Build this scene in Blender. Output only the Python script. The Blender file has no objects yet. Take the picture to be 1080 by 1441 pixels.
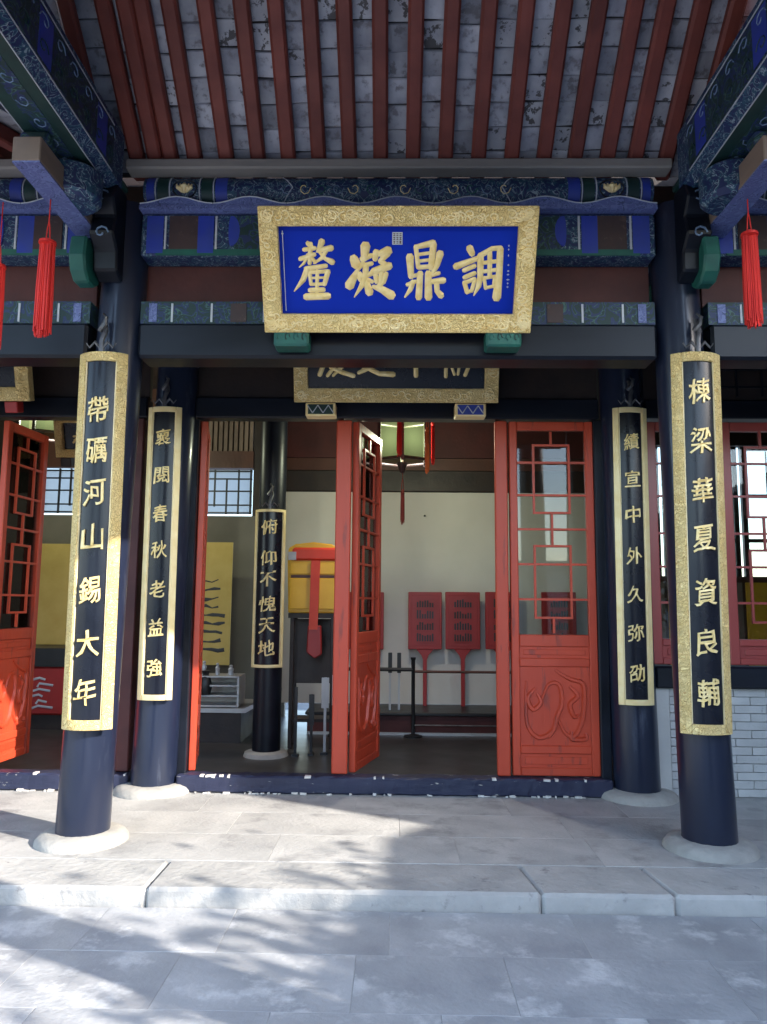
import bpy, bmesh, math, random
from mathutils import Vector, Matrix
R_ = math.radians
random.seed(11)
S = bpy.context.scene
COL = S.collection

# ------------------------------------------------------------------ camera
IMW, IMH, FPX = 1080.0, 1441.0, 1060.0
EYE = Vector((0.0, 0.0, 1.49)); PITCH = R_(7.0); YAW = R_(1.0); ROLL = R_(0.5)
def ray(px, py):
    u = px-IMW/2; v = IMH/2-py
    a = u*math.cos(ROLL)-v*math.sin(ROLL); b = u*math.sin(ROLL)+v*math.cos(ROLL)
    y = FPX*math.cos(PITCH)-b*math.sin(PITCH); z = FPX*math.sin(PITCH)+b*math.cos(PITCH)
    return Vector((a*math.cos(YAW)-y*math.sin(YAW), a*math.sin(YAW)+y*math.cos(YAW), z))
def at(px, py, Y):
    d = ray(px, py); return EYE+d*(Y-EYE.y)/d.y
cam_d = bpy.data.cameras.new('camera'); cam = bpy.data.objects.new('camera', cam_d); COL.objects.link(cam)
fw = ray(540, 720.5).normalized(); rt = (ray(640, 720.5)-ray(540, 720.5)).normalized(); up = rt.cross(fw)
m = Matrix((rt, up, -fw)).transposed().to_4x4(); m.translation = EYE
cam.matrix_world = m
cam_d.sensor_fit = 'VERTICAL'; cam_d.sensor_height = 36; cam_d.lens = 36*FPX/IMH
cam_d.clip_start = 0.05; cam_d.clip_end = 3000
S.camera = cam

# ------------------------------------------------------------------ light
SUN_DIR = Vector((0.88, -0.47, 0)).normalized(); SUN_EL = R_(27)     # towards the sun
W = bpy.data.worlds.new('World'); S.world = W; W.use_nodes = True
nt = W.node_tree; nt.nodes.clear()
sky = nt.nodes.new('ShaderNodeTexSky'); sky.sky_type = 'NISHITA'; sky.sun_disc = False
sky.sun_elevation = SUN_EL; sky.sun_rotation = math.atan2(SUN_DIR.x, SUN_DIR.y)
sky.air_density = 1.0; sky.dust_density = 1.0; sky.ozone_density = 1.0
bg = nt.nodes.new('ShaderNodeBackground'); bg.inputs[1].default_value = 0.15
wo = nt.nodes.new('ShaderNodeOutputWorld'); nt.links.new(sky.outputs[0], bg.inputs[0]); nt.links.new(bg.outputs[0], wo.inputs[0])
sl = bpy.data.lights.new('sun', 'SUN'); sl.energy = 2.0; sl.angle = R_(0.6); sl.color = (1.0, 0.93, 0.84)
so = bpy.data.objects.new('sun', sl); COL.objects.link(so)
sd = Vector((SUN_DIR.x*math.cos(SUN_EL), SUN_DIR.y*math.cos(SUN_EL), math.sin(SUN_EL)))
so.rotation_euler = sd.to_track_quat('Z', 'Y').to_euler()
S.view_settings.view_transform = 'Standard'; S.view_settings.look = 'None'
S.view_settings.exposure = 2.5; S.view_settings.gamma = 1.0; S.view_settings.use_curve_mapping = False
S.render.engine = 'CYCLES'
S.cycles.max_bounces = 10; S.cycles.diffuse_bounces = 6; S.cycles.transparent_max_bounces = 12

# ------------------------------------------------------------------ materials
def mat(name, c1, c2=None, rough=.6, metal=0., scale=6., detail=5., bump=0., bscale=30., c3=None, wear=.62,
        wscale=9., coat=0., rand=0., stretch=(1, 1, 1), spec=.5, wsharp=.05):
    m = bpy.data.materials.new(name); m.use_nodes = True; t = m.node_tree; N = t.nodes; L = t.links
    b = N['Principled BSDF']
    tc = N.new('ShaderNodeTexCoord'); oi = N.new('ShaderNodeObjectInfo')
    mp = N.new('ShaderNodeMapping'); mp.inputs['Scale'].default_value = stretch
    L.new(tc.outputs['Object'], mp.inputs[0])
    mul = N.new('ShaderNodeMath'); mul.operation = 'MULTIPLY'; mul.inputs[1].default_value = 37.0
    L.new(oi.outputs['Random'], mul.inputs[0])
    L.new(mul.outputs[0], mp.inputs['Location'])
    n1 = N.new('ShaderNodeTexNoise'); n1.inputs['Scale'].default_value = scale; n1.inputs['Detail'].default_value = detail
    L.new(mp.outputs[0], n1.inputs['Vector'])
    rp = N.new('ShaderNodeValToRGB'); rp.color_ramp.elements[0].position = .32; rp.color_ramp.elements[1].position = .68
    c2 = c2 or tuple(x*.8 for x in c1)
    rp.color_ramp.elements[0].color = (*c1, 1); rp.color_ramp.elements[1].color = (*c2, 1)
    L.new(n1.outputs['Fac'], rp.inputs[0]); col = rp.outputs[0]
    if c3:
        n2 = N.new('ShaderNodeTexNoise'); n2.inputs['Scale'].default_value = wscale; n2.inputs['Detail'].default_value = 9; n2.inputs['Roughness'].default_value = .65
        L.new(mp.outputs[0], n2.inputs['Vector'])
        r2 = N.new('ShaderNodeValToRGB'); r2.color_ramp.elements[0].position = wear; r2.color_ramp.elements[1].position = min(1, wear+wsharp)
        L.new(n2.outputs['Fac'], r2.inputs[0])
        mx = N.new('ShaderNodeMix'); mx.data_type = 'RGBA'; mx.inputs[7].default_value = (*c3, 1)
        L.new(r2.outputs[0], mx.inputs[0]); L.new(col, mx.inputs[6]); col = mx.outputs[2]
    if rand:
        hs = N.new('ShaderNodeHueSaturation'); mr = N.new('ShaderNodeMapRange')
        mr.inputs['To Min'].default_value = 1-rand; mr.inputs['To Max'].default_value = 1+rand
        L.new(oi.outputs['Random'], mr.inputs[0]); L.new(mr.outputs[0], hs.inputs['Value']); L.new(col, hs.inputs['Color']); col = hs.outputs[0]
    L.new(col, b.inputs['Base Color'])
    rr = N.new('ShaderNodeMapRange'); rr.inputs['To Min'].default_value = max(.02, rough*.8); rr.inputs['To Max'].default_value = min(1, rough*1.25)
    L.new(n1.outputs['Fac'], rr.inputs[0]); L.new(rr.outputs[0], b.inputs['Roughness'])
    b.inputs['Metallic'].default_value = metal; b.inputs['Coat Weight'].default_value = coat; b.inputs['Coat Roughness'].default_value = .12
    b.inputs['Specular IOR Level'].default_value = spec
    if bump:
        n3 = N.new('ShaderNodeTexNoise'); n3.inputs['Scale'].default_value = bscale; n3.inputs['Detail'].default_value = 6
        L.new(mp.outputs[0], n3.inputs['Vector'])
        bp = N.new('ShaderNodeBump'); bp.inputs['Strength'].default_value = bump; bp.inputs['Distance'].default_value = .01
        L.new(n3.outputs['Fac'], bp.inputs['Height']); L.new(bp.outputs[0], b.inputs['Normal'])
    return m
def carved(name, c1, c2, rough, metal, scale):
    """gilded low relief: distorted voronoi scrolls as fine relief"""
    m = mat(name, c1, c2, rough, metal, scale=14, bump=0)
    t = m.node_tree; N = t.nodes; L = t.links; b = N['Principled BSDF']
    tc = N.new('ShaderNodeTexCoord'); nz = N.new('ShaderNodeTexNoise'); nz.inputs['Scale'].default_value = 9
    L.new(tc.outputs['Object'], nz.inputs['Vector'])
    ad = N.new('ShaderNodeVectorMath'); ad.operation = 'MULTIPLY_ADD'; ad.inputs[1].default_value = (.12, .12, .12)
    L.new(nz.outputs['Color'], ad.inputs[0]); L.new(tc.outputs['Object'], ad.inputs[2])
    v = N.new('ShaderNodeTexVoronoi'); v.feature = 'DISTANCE_TO_EDGE'; v.inputs['Scale'].default_value = scale
    L.new(ad.outputs[0], v.inputs['Vector'])
    w = N.new('ShaderNodeMath'); w.operation = 'SINE'; k = N.new('ShaderNodeMath'); k.operation = 'MULTIPLY'; k.inputs[1].default_value = 22
    L.new(v.outputs['Distance'], k.inputs[0]); L.new(k.outputs[0], w.inputs[0])
    bp = N.new('ShaderNodeBump'); bp.inputs['Strength'].default_value = .7; bp.inputs['Distance'].default_value = .004
    L.new(w.outputs[0], bp.inputs['Height']); L.new(bp.outputs[0], b.inputs['Normal'])
    # darker lines along the voronoi cell edges
    r2 = N.new('ShaderNodeValToRGB'); r2.color_ramp.elements[0].position = .012; r2.color_ramp.elements[1].position = .05
    L.new(v.outputs['Distance'], r2.inputs[0])
    mx = N.new('ShaderNodeMix'); mx.data_type = 'RGBA'; mx.inputs[6].default_value = (c2[0]*.6, c2[1]*.5, c2[2]*.4, 1)
    src = b.inputs['Base Color'].links[0].from_socket
    L.new(r2.outputs[0], mx.inputs[0]); L.new(src, mx.inputs[7]); L.new(mx.outputs[2], b.inputs['Base Color'])
    return m
def caihua(name, ca, cb, cc, scale=16.):
    """painted scroll pattern: three flat paint colours in swirling bands"""
    m = bpy.data.materials.new(name); m.use_nodes = True; t = m.node_tree; N = t.nodes; L = t.links; b = N['Principled BSDF']
    tc = N.new('ShaderNodeTexCoord'); w = N.new('ShaderNodeTexNoise'); w.inputs['Scale'].default_value = scale
    w.inputs['Detail'].default_value = 2.5; w.inputs['Distortion'].default_value = 2.2
    L.new(tc.outputs['Object'], w.inputs['Vector'])
    r = N.new('ShaderNodeValToRGB'); r.color_ramp.interpolation = 'LINEAR'
    E = r.color_ramp.elements; E[0].position = 0; E[0].color = (*ca, 1); E[1].position = .445; E[1].color = (*ca, 1)
    for p, c in ((.46, cb), (.53, cb), (.54, cc), (.56, cc), (.57, ca), (.66, ca), (.67, cb)):
        e = E.new(p); e.color = (*c, 1)
    L.new(w.outputs['Fac'], r.inputs[0]); L.new(r.outputs[0], b.inputs['Base Color'])
    b.inputs['Roughness'].default_value = .55
    return m
M = {}
M['column'] = mat('column_lacquer', (.009, .013, .030), (.015, .022, .045), .30, coat=.35, scale=3, bump=.05, bscale=7, c3=(.06, .07, .10), wear=.60, wscale=9, wsharp=.16, stretch=(1, 1, .18), spec=.35)
M['navy'] = mat('navy_lacquer', (.004, .0055, .010), (.009, .012, .021), .38, spec=.28, scale=4, bump=.08, bscale=12, stretch=(.3, 1, 1))
M['sill'] = mat('worn_navy_sill', (.014, .018, .045), (.022, .026, .06), .5, scale=5, bump=.5, bscale=18, c3=(.48, .46, .42), wear=.64, wscale=22, wsharp=.04, stretch=(.35, 1, 1.4))
M['red'] = mat('door_red_paint', (.46, .048, .018), (.53, .062, .024), .42, scale=3, bump=.25, bscale=22, stretch=(1, 1, .12), rand=.06, c3=(.27, .040, .024), wear=.585, wscale=16, wsharp=.08)
M['winred'] = mat('window_red_reflection_tint', (.36, .06, .05), (.30, .05, .045), .33, scale=3, bump=.1, bscale=10, stretch=(1, 1, .3))  # door red shifted pinker, with reflected light put into the colour
M['darkred'] = mat('dark_red_board', (.075, .012, .010), (.05, .010, .010), .6, scale=4, bump=.2)
M['rafter'] = mat('rafter_red_paint', (.20, .040, .026), (.14, .030, .022), .6, scale=5, bump=.35, bscale=16, c3=(.11, .05, .04), wear=.66, wscale=11, wsharp=.1, rand=.15)
M['gold'] = carved('carved_gold', (.95, .74, .34), (.86, .62, .24), .45, .15, 44)
M['goldp'] = mat('plain_gold', (.92, .76, .42), (.84, .65, .30), .42, .15, scale=12, bump=.2, bscale=40)
M['goldc'] = mat('gilded_letters', (.90, .72, .36), (.78, .56, .20), .38, .15, scale=25, bump=.15, bscale=40)
M['palegold'] = mat('pale_gold_fillet', (.85, .72, .46), (.76, .62, .34), .4, .15, scale=12)
M['board'] = mat('black_gloss_board', (.005, .006, .012), (.008, .010, .018), .27, coat=.08, spec=.35, scale=5, bump=.04, bscale=9)
M['plaque'] = mat('plaque_blue', (.002, .022, .36), (.003, .028, .40), .55, scale=3, bump=.03, spec=.12)
M['brick'] = mat('limewashed_roof_brick', (.44, .45, .50), (.25, .258, .31), .9, scale=7, bump=.7, bscale=22, c3=(.20, .195, .22), wear=.54, wscale=14, rand=.32, wsharp=.08)
M['brickb'] = mat('pale_roof_brick', (.52, .53, .57), (.34, .345, .40), .9, scale=5, bump=.8, bscale=18, c3=(.10, .095, .10), wear=.55, wscale=15, rand=.25, wsharp=.03)
M['brickg'] = mat('dark_roof_mortar', (.035, .033, .035), (.06, .055, .055), .95, scale=8, bump=.5)
M['stone'] = mat('platform_stone', (.47, .46, .435), (.34, .335, .32), .72, scale=3.2, bump=.45, bscale=45, c3=(.27, .265, .255), wear=.53, wscale=3.4, rand=.05, wsharp=.14, detail=9)
M['kerb'] = mat('kerb_stone', (.44, .43, .405), (.33, .325, .31), .75, scale=4, bump=.8, bscale=24, c3=(.22, .215, .21), wear=.60, wscale=11, rand=.10, detail=10, wsharp=.1)
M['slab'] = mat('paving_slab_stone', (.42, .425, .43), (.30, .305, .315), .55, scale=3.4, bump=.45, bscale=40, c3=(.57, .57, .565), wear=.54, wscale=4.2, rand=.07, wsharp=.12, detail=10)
M['mortar'] = mat('sandy_joint', (.42, .41, .39), (.33, .325, .31), .95, scale=20, bump=.5)
M['ground'] = mat('grey_ground', (.22, .22, .22), (.16, .16, .165), .9, scale=2, bump=.3)
M['plinth'] = mat('plinth_stone', (.42, .40, .36), (.30, .29, .265), .8, scale=7, bump=.7, bscale=30, c3=(.22, .21, .20), wear=.68, wscale=18)
M['blue'] = mat('blue_paint', (.020, .045, .36), (.03, .055, .28), .5, scale=8, bump=.1)
M['green'] = mat('green_paint', (.012, .115, .085), (.01, .08, .07), .5, scale=8, bump=.1)
M['dgreen'] = mat('dark_green_paint', (.010, .045, .040), (.008, .03, .03), .5, scale=8)
M['white'] = mat('white_line_paint', (.52, .55, .58), (.42, .44, .50), .5, scale=15)
M['pbase'] = caihua('painted_scroll_blue', (.010, .020, .085), (.018, .07, .12), (.25, .32, .36), 14)
M['pbase2'] = caihua('painted_scroll_green', (.010, .035, .035), (.015, .03, .10), (.05, .12, .10), 9)
M['violet'] = caihua('painted_violet_underside', (.11, .135, .32), (.15, .19, .40), (.05, .07, .17), 12)
M['pline'] = mat('pale_blue_line_paint', (.16, .24, .36), (.12, .18, .30), .5, scale=15)
M['brownp'] = mat('faded_brown_paint', (.045, .028, .03), (.06, .035, .035), .6, scale=20, c3=(.09, .06, .05), wear=.6, wscale=25)
M['tan'] = mat('bare_tan_timber', (.25, .18, .14), (.19, .14, .11), .7, scale=6, bump=.3, stretch=(1, .3, 1))
M['greywood'] = mat('grey_purlin_board', (.30, .275, .25), (.22, .20, .185), .75, scale=5, bump=.3, stretch=(.2, 1, 1), c3=(.24, .22, .20), wear=.62, wscale=6)
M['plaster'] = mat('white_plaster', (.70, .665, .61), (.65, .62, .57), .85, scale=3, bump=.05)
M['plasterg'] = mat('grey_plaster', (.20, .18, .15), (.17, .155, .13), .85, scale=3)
M['wallbrick'] = mat('pale_grey_brick', (.50, .495, .48), (.41, .405, .395), .85, scale=6, bump=.4, rand=.09, c3=(.26, .255, .25), wear=.64, wscale=12)
M['pil'] = mat('pale_corner_stone', (.5, .49, .46), (.44, .43, .41), .8, scale=5, bump=.3)
M['floor'] = mat('dark_floor_tile', (.045, .042, .040), (.034, .032, .032), .35, scale=4, bump=.1, rand=.2)
M['darkwood'] = mat('dark_timber', (.035, .022, .018), (.022, .015, .014), .5, scale=6, bump=.2)
M['brown'] = mat('brown_timber', (.10, .035, .022), (.08, .03, .02), .5, scale=6, bump=.2)
M['tassel'] = mat('red_silk', (.70, .035, .025), (.52, .02, .02), .5, scale=60, stretch=(1, 1, .05), spec=.3)
M['tasselo'] = mat('orange_silk', (.75, .16, .02), (.6, .10, .02), .5, scale=60, stretch=(1, 1, .05))

M['tassel2'] = mat('dark_red_silk', (.22, .03, .02), (.3, .05, .03), .5, scale=60, stretch=(1, 1, .05))
M['iron'] = mat('dull_iron', (.09, .09, .095), (.16, .16, .17), .4, .6, scale=20)
M['black'] = mat('black_paint', (.012, .012, .013), (.018, .018, .02), .4, scale=8)
M['yellow'] = mat('yellow_lacquer', (.80, .46, .02), (.72, .38, .015), .4, scale=5)
M['yellowsilk'] = mat('yellow_silk', (.55, .40, .12), (.48, .34, .09), .7, scale=5, bump=.3, bscale=8)
M['redsash'] = mat('red_sash', (.70, .06, .02), (.6, .04, .02), .5, scale=5)
M['redlac'] = mat('display_board_red', (.38, .022, .02), (.32, .02, .018), .4, scale=5)
M['steel'] = mat('pale_case_metal', (.5, .5, .5), (.42, .42, .43), .35, .2, scale=5)
M['leaf'] = mat('leaf_green', (.05, .085, .025), (.035, .06, .02), .6, scale=9, rand=.2)
M['bark'] = mat('tree_bark', (.09, .07, .055), (.06, .05, .04), .9, scale=12, bump=.8)
M['tile'] = mat('grey_roof_tile', (.075, .078, .082), (.055, .057, .06), .85, scale=8, bump=.3)
def glass():
    m = bpy.data.materials.new('window_glass'); m.use_nodes = True; t = m.node_tree; N = t.nodes; L = t.links
    N.remove(N['Principled BSDF']); o = N['Material Output']
    tr = N.new('ShaderNodeBsdfTransparent'); tr.inputs[0].default_value = (.86, .88, .87, 1)
    gl = N.new('ShaderNodeBsdfGlossy'); gl.inputs['Roughness'].default_value = .02
    fr = N.new('ShaderNodeFresnel'); fr.inputs[0].default_value = 1.5
    mx = N.new('ShaderNodeMixShader'); L.new(fr.outputs[0], mx.inputs[0]); L.new(tr.outputs[0], mx.inputs[1]); L.new(gl.outputs[0], mx.inputs[2]); L.new(mx.outputs[0], o.inputs[0])
    return m
M['glass'] = glass()
def paper():
    m = bpy.data.materials.new('window_paper'); m.use_nodes = True; t = m.node_tree; N = t.nodes; L = t.links
    N.remove(N['Principled BSDF']); o = N['Material Output']
    a = N.new('ShaderNodeBsdfTranslucent'); a.inputs[0].default_value = (.55, .56, .58, 1)
    d = N.new('ShaderNodeBsdfTransparent'); d.inputs[0].default_value = (.5, .5, .5, 1)
    mx = N.new('ShaderNodeMixShader'); mx.inputs[0].default_value = .6
    L.new(a.outputs[0], mx.inputs[2]); L.new(d.outputs[0], mx.inputs[1]); L.new(mx.outputs[0], o.inputs[0])
    return m
M['paper'] = paper()

def lglass():
    m = bpy.data.materials.new('painted_lantern_glass'); m.use_nodes = True; t = m.node_tree; N = t.nodes; L = t.links
    N.remove(N['Principled BSDF']); o = N['Material Output']
    a = N.new('ShaderNodeBsdfTranslucent'); a.inputs[0].default_value = (.16, .20, .10, 1)
    d = N.new('ShaderNodeBsdfTransparent'); d.inputs[0].default_value = (.85, .9, .8, 1)
    mx = N.new('ShaderNodeMixShader'); mx.inputs[0].default_value = .025
    L.new(a.outputs[0], mx.inputs[2]); L.new(d.outputs[0], mx.inputs[1]); L.new(mx.outputs[0], o.inputs[0])
    return m
M['lglass'] = lglass()
# ------------------------------------------------------------------ mesh builders
class MB:
    def __init__(s): s.b = bmesh.new()
    def box(s, x0, x1, y0, y1, z0, z1, rot=None, piv=None):
        vs = [s.b.verts.new((x, y, z)) for x in (x0, x1) for y in (y0, y1) for z in (z0, z1)]
        if rot is not None:
            p = Vector(piv) if piv is not None else Vector(((x0+x1)/2, (y0+y1)/2, (z0+z1)/2))
            for v in vs: v.co = rot @ (v.co-p)+p
        for f in ((0, 1, 3, 2), (4, 6, 7, 5), (0, 4, 5, 1), (2, 3, 7, 6), (0, 2, 6, 4), (1, 5, 7, 3)):
            s.b.faces.new([vs[i] for i in f])
        return s
    def hexa(s, pts):   # 8 points: bottom quad then top quad
        vs = [s.b.verts.new(p) for p in pts]
        for f in ((0, 3, 2, 1), (4, 5, 6, 7), (0, 1, 5, 4), (1, 2, 6, 5), (2, 3, 7, 6), (3, 0, 4, 7)):
            s.b.faces.new([vs[i] for i in f])
        return s
    def lathe(s, prof, n=24, c=(0, 0)):
        rings = []
        for r, z in prof:
            rings.append([s.b.verts.new((c[0]+r*math.cos(6.28318*i/n), c[1]+r*math.sin(6.28318*i/n), z)) for i in range(n)])
        for a, b in zip(rings, rings[1:]):
            for i in range(n): s.b.faces.new((a[i], a[(i+1) % n], b[(i+1) % n], b[i]))
        s.b.faces.new(rings[0][::-1]); s.b.faces.new(rings[-1])
        return s
    def tube(s, pts, rad, n=6, flat=None, cap=True):
        """tube through pts; flat=(axis, factor) squashes the section along an axis vector"""
        pts = [Vector(p) for p in pts]
        if not hasattr(rad, '__len__'): rad = [rad]*len(pts)
        rings = []
        for i, p in enumerate(pts):
            d = (pts[min(i+1, len(pts)-1)]-pts[max(i-1, 0)]).normalized()
            h = Vector(flat[0]) if flat else (Vector((0, 0, 1)) if abs(d.z) < .9 else Vector((0, 1, 0)))
            u = d.cross(h)
            if u.length < 1e-4: u = d.orthogonal()
            u.normalize(); w = u.cross(d).normalized(); k = flat[1] if flat else 1
            rings.append([s.b.verts.new(p+(u*math.cos(6.28318*j/n)+w*k*math.sin(6.28318*j/n))*rad[i]) for j in range(n)])
        for a, b in zip(rings, rings[1:]):
            for j in range(n): s.b.faces.new((a[j], a[(j+1) % n], b[(j+1) % n], b[j]))
        if cap: s.b.faces.new(rings[0][::-1]); s.b.faces.new(rings[-1])
        return s
    def prism(s, poly, y0, y1, axis='y'):
        """poly of (a,b) pairs extruded along an axis: 'y' -> (x,z), 'x' -> (y,z), 'z' -> (x,y)"""
        def P(a, b, c): return {'y': (a, c, b), 'x': (c, a, b), 'z': (a, b, c)}[axis]
        A = [s.b.verts.new(P(a, b, y0)) for a, b in poly]; B = [s.b.verts.new(P(a, b, y1)) for a, b in poly]
        n = len(poly)
        s.b.faces.new(A); s.b.faces.new(B[::-1])
        for i in range(n): s.b.faces.new((A[i], B[i], B[(i+1) % n], A[(i+1) % n]))
        return s
    def arc(s, r0, r1, a0, a1, z0, z1, n=10):
        """curved slab about the z axis, angle 0 faces -y"""
        g = []
        for i in range(n+1):
            a = a0+(a1-a0)*i/n; q = (math.sin(a), -math.cos(a))
            g.append([s.b.verts.new((q[0]*r, q[1]*r, z)) for r in (r0, r1) for z in (z0, z1)])
        for a, b in zip(g, g[1:]):
            s.b.faces.new((a[0], b[0], b[2], a[2])); s.b.faces.new((a[1], a[3], b[3], b[1]))
            s.b.faces.new((a[0], a[1], b[1], b[0])); s.b.faces.new((a[2], b[2], b[3], a[3]))
        s.b.faces.new((g[0][0], g[0][2], g[0][3], g[0][1])); s.b.faces.new((g[-1][0], g[-1][1], g[-1][3], g[-1][2]))
        return s
    def mesh(s, name, m, bev=0., smooth=False, jit=0.):
        bmesh.ops.recalc_face_normals(s.b, faces=s.b.faces)
        if bev: bmesh.ops.bevel(s.b, geom=[e for e in s.b.edges if e.is_manifold and e.calc_face_angle(0) > .6], offset=bev, segments=1, affect='EDGES', clamp_overlap=True)
        if jit:
            for v in s.b.verts: v.co += Vector((random.uniform(-1, 1), random.uniform(-1, 1), random.uniform(-1, 1)))*jit
        me = bpy.data.meshes.new(name); s.b.to_mesh(me); s.b.free()
        me.materials.append(M[m] if isinstance(m, str) else m)
        if smooth:
            for p in me.polygons: p.use_smooth = True
            me.set_sharp_from_angle(angle=R_(38))
        return me
    def build(s, name, m, parent=None, **k):
        return link(name, s.mesh(name, m, **k), parent)
def link(name, me, parent=None, loc=None, rot=None):
    o = bpy.data.objects.new(name, me); COL.objects.link(o)
    if parent: o.parent = parent
    if loc is not None: o.location = loc
    if rot is not None: o.rotation_euler = rot
    return o
def tag(o, label=None, cat=None, group=None, kind=None):
    if label: o['label'] = label
    if cat: o['category'] = cat
    if group: o['group'] = group
    if kind: o['kind'] = kind
    return o
def thing(name, label, cat, loc=(0, 0, 0), rot=(0, 0, 0), group=None):
    o = bpy.data.objects.new(name, None); COL.objects.link(o); o.empty_display_size = .1
    o.location = loc; o.rotation_euler = rot
    return tag(o, label, cat, group)
def struct(name, mb, m, **k):
    return tag(mb.build(name, m, **k), kind='structure')
def copy_tree(o, parent=None, **over):
    c = o.copy(); COL.objects.link(c)
    if parent: c.parent = parent
    for ch in list(o.children): copy_tree(ch, c)
    return c

# text with the fonts that ship inside Blender
def glyph(ch, w, h, depth, bold=.02, slant=.10, seed=0):
    """one character as a mesh centred on 0,0 in x,z, its front towards -y"""
    cu = bpy.data.curves.new('t', 'FONT'); cu.body = ch; cu.size = 1; cu.offset = bold; cu.resolution_u = 3
    cu.extrude = .03; cu.bevel_depth = .006; cu.bevel_resolution = 0
    ob = bpy.data.objects.new('t', cu); COL.objects.link(ob)
    dg = bpy.context.evaluated_depsgraph_get(); me = bpy.data.meshes.new_from_object(ob.evaluated_get(dg))
    bpy.data.objects.remove(ob); bpy.data.curves.remove(cu)
    xs = [v.co.x for v in me.vertices]; ys = [v.co.y for v in me.vertices]
    if not xs: return me
    x0, x1, y0, y1 = min(xs), max(xs), min(ys), max(ys)
    for v in me.vertices:
        a = (v.co.x-x0)/(x1-x0)-.5; b = (v.co.y-y0)/(y1-y0)-.5; t = v.co.z/.036
        b += slant*a; a += .02*math.sin(9*b+seed)+.015*math.sin(17*a+seed*2); b += .03*math.sin(11*a+seed*3)
        a *= 1-.10*b
        v.co = (a*w, -depth*(t*.5+.5), b*h)
    return me
# ================================================================== SETTING
mb = MB(); mb.box(-400, 400, -400, 400, -1.0, -.016); struct('ground', mb, 'ground')
court = struct('courtyard_paving', MB().box(-6.6, 6.6, -2.4, 3.86, -.0155, -.003), 'mortar')
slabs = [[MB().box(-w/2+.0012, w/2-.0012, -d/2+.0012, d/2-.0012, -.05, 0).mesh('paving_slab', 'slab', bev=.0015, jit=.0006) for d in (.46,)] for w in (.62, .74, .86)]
court.location.z = .016; y = 3.855; r = 0
while y > -.9:
    x = -3.6-random.uniform(0, .6)
    while x < 3.6:
        k = random.choice((0, 1, 1, 2)); w = (.62, .74, .86)[k]
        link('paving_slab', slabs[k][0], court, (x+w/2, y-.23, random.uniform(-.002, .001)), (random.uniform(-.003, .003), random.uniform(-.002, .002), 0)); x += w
    y -= .46; r += 1
plat = struct('platform', MB().box(-6.4, 6.4, 4.27, 10.2, -.02, .0965), 'mortar')
pj = [-4.9, -3.0, -1.22, .72, 1.37, 3.1, 4.9]
for a, b in zip(pj, pj[1:]):
    g = .0015
    sk = .05 if .6 < b < 1.5 else 0.0; sk0 = .05 if .6 < a < 1.5 else 0.0
    q = MB().hexa([(a+g, 3.87, -.02), (b-g, 3.87, -.02), (b-g-sk, 4.28, -.02), (a+g-sk0, 4.28, -.02), (a+g, 3.875, .1), (b-g, 3.875, .1), (b-g-sk, 4.28, .1), (a+g-sk0, 4.28, .1)])
    bmesh.ops.subdivide_edges(q.b, edges=[e for e in q.b.edges if abs(e.verts[0].co.x-e.verts[1].co.x) > .4], cuts=9)
    q.build('kerb_stone', 'kerb', plat, bev=.016, jit=.0022)
for j, (ya, yb) in enumerate(((4.285, 4.76), (4.76, 5.24), (5.24, 5.72))):
    x = -4.9+(.45 if j % 2 else 0)-.2
    while x < 4.9:
        w = random.choice((.78, .9, 1.05))
        MB().box(x+.001, x+w-.001, ya+.001, yb-.001, .05, .1).build('floor_slab', 'stone', plat, bev=.0012, jit=.0004); x += w
struct('hall_floor', MB().box(-6.2, 6.2, 5.87, 10.1, .06, .1), 'floor')

# ------------------------------------------------------------------ columns
def column(xb, xt, y, r, ztop, label, group):
    t = thing('lacquered_column', label, 'column', (xb, y, .1), group=group)
    h = ztop-.13; n = 7; b = MB(); prof = [(r*(1-.09*i/n), .045+h*i/n) for i in range(n+1)]
    b.lathe(prof, 48)
    for v in b.b.verts: v.co.x += (xt-xb)*v.co.z/3.0
    b.build('shaft', 'column', t, smooth=True)
    MB().lathe([(r*1.72, 0), (r*1.70, .018), (r*1.58, .042), (r*1.32, .058), (r*1.12, .062), (r*.9, .062)], 40).build('plinth', 'plinth', t, smooth=True, jit=.0015)
    return t
column(-1.835, -1.765, 4.6, .153, 4.0, 'front left black lacquered column on a round sunlit stone base', 'front porch columns')
column(1.83, 1.765, 4.6, .153, 4.0, 'front right black lacquered column on a round shaded stone base', 'front porch columns')
column(-1.80, -1.75, 5.80, .168, 4.3, 'dark column set into the hall front left of the doorway', 'hall front columns')
column(1.79, 1.75, 5.80, .168, 4.3, 'dark column set into the hall front right of the doorway', 'hall front columns')
column(-1.83, -1.8, 1.75, .170, 4.0, 'near left porch column beside the viewer', 'near porch columns')
column(1.83, 1.8, 1.75, .170, 4.0, 'near right porch column beside the viewer', 'near porch columns')
column(-5.15, -5.1, 4.6, .170, 4.3, 'veranda column at the far left end of the side bay', 'outer veranda columns')
column(5.15, 5.1, 4.6, .170, 4.3, 'veranda column at the far right end of the side bay', 'outer veranda columns')

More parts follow.
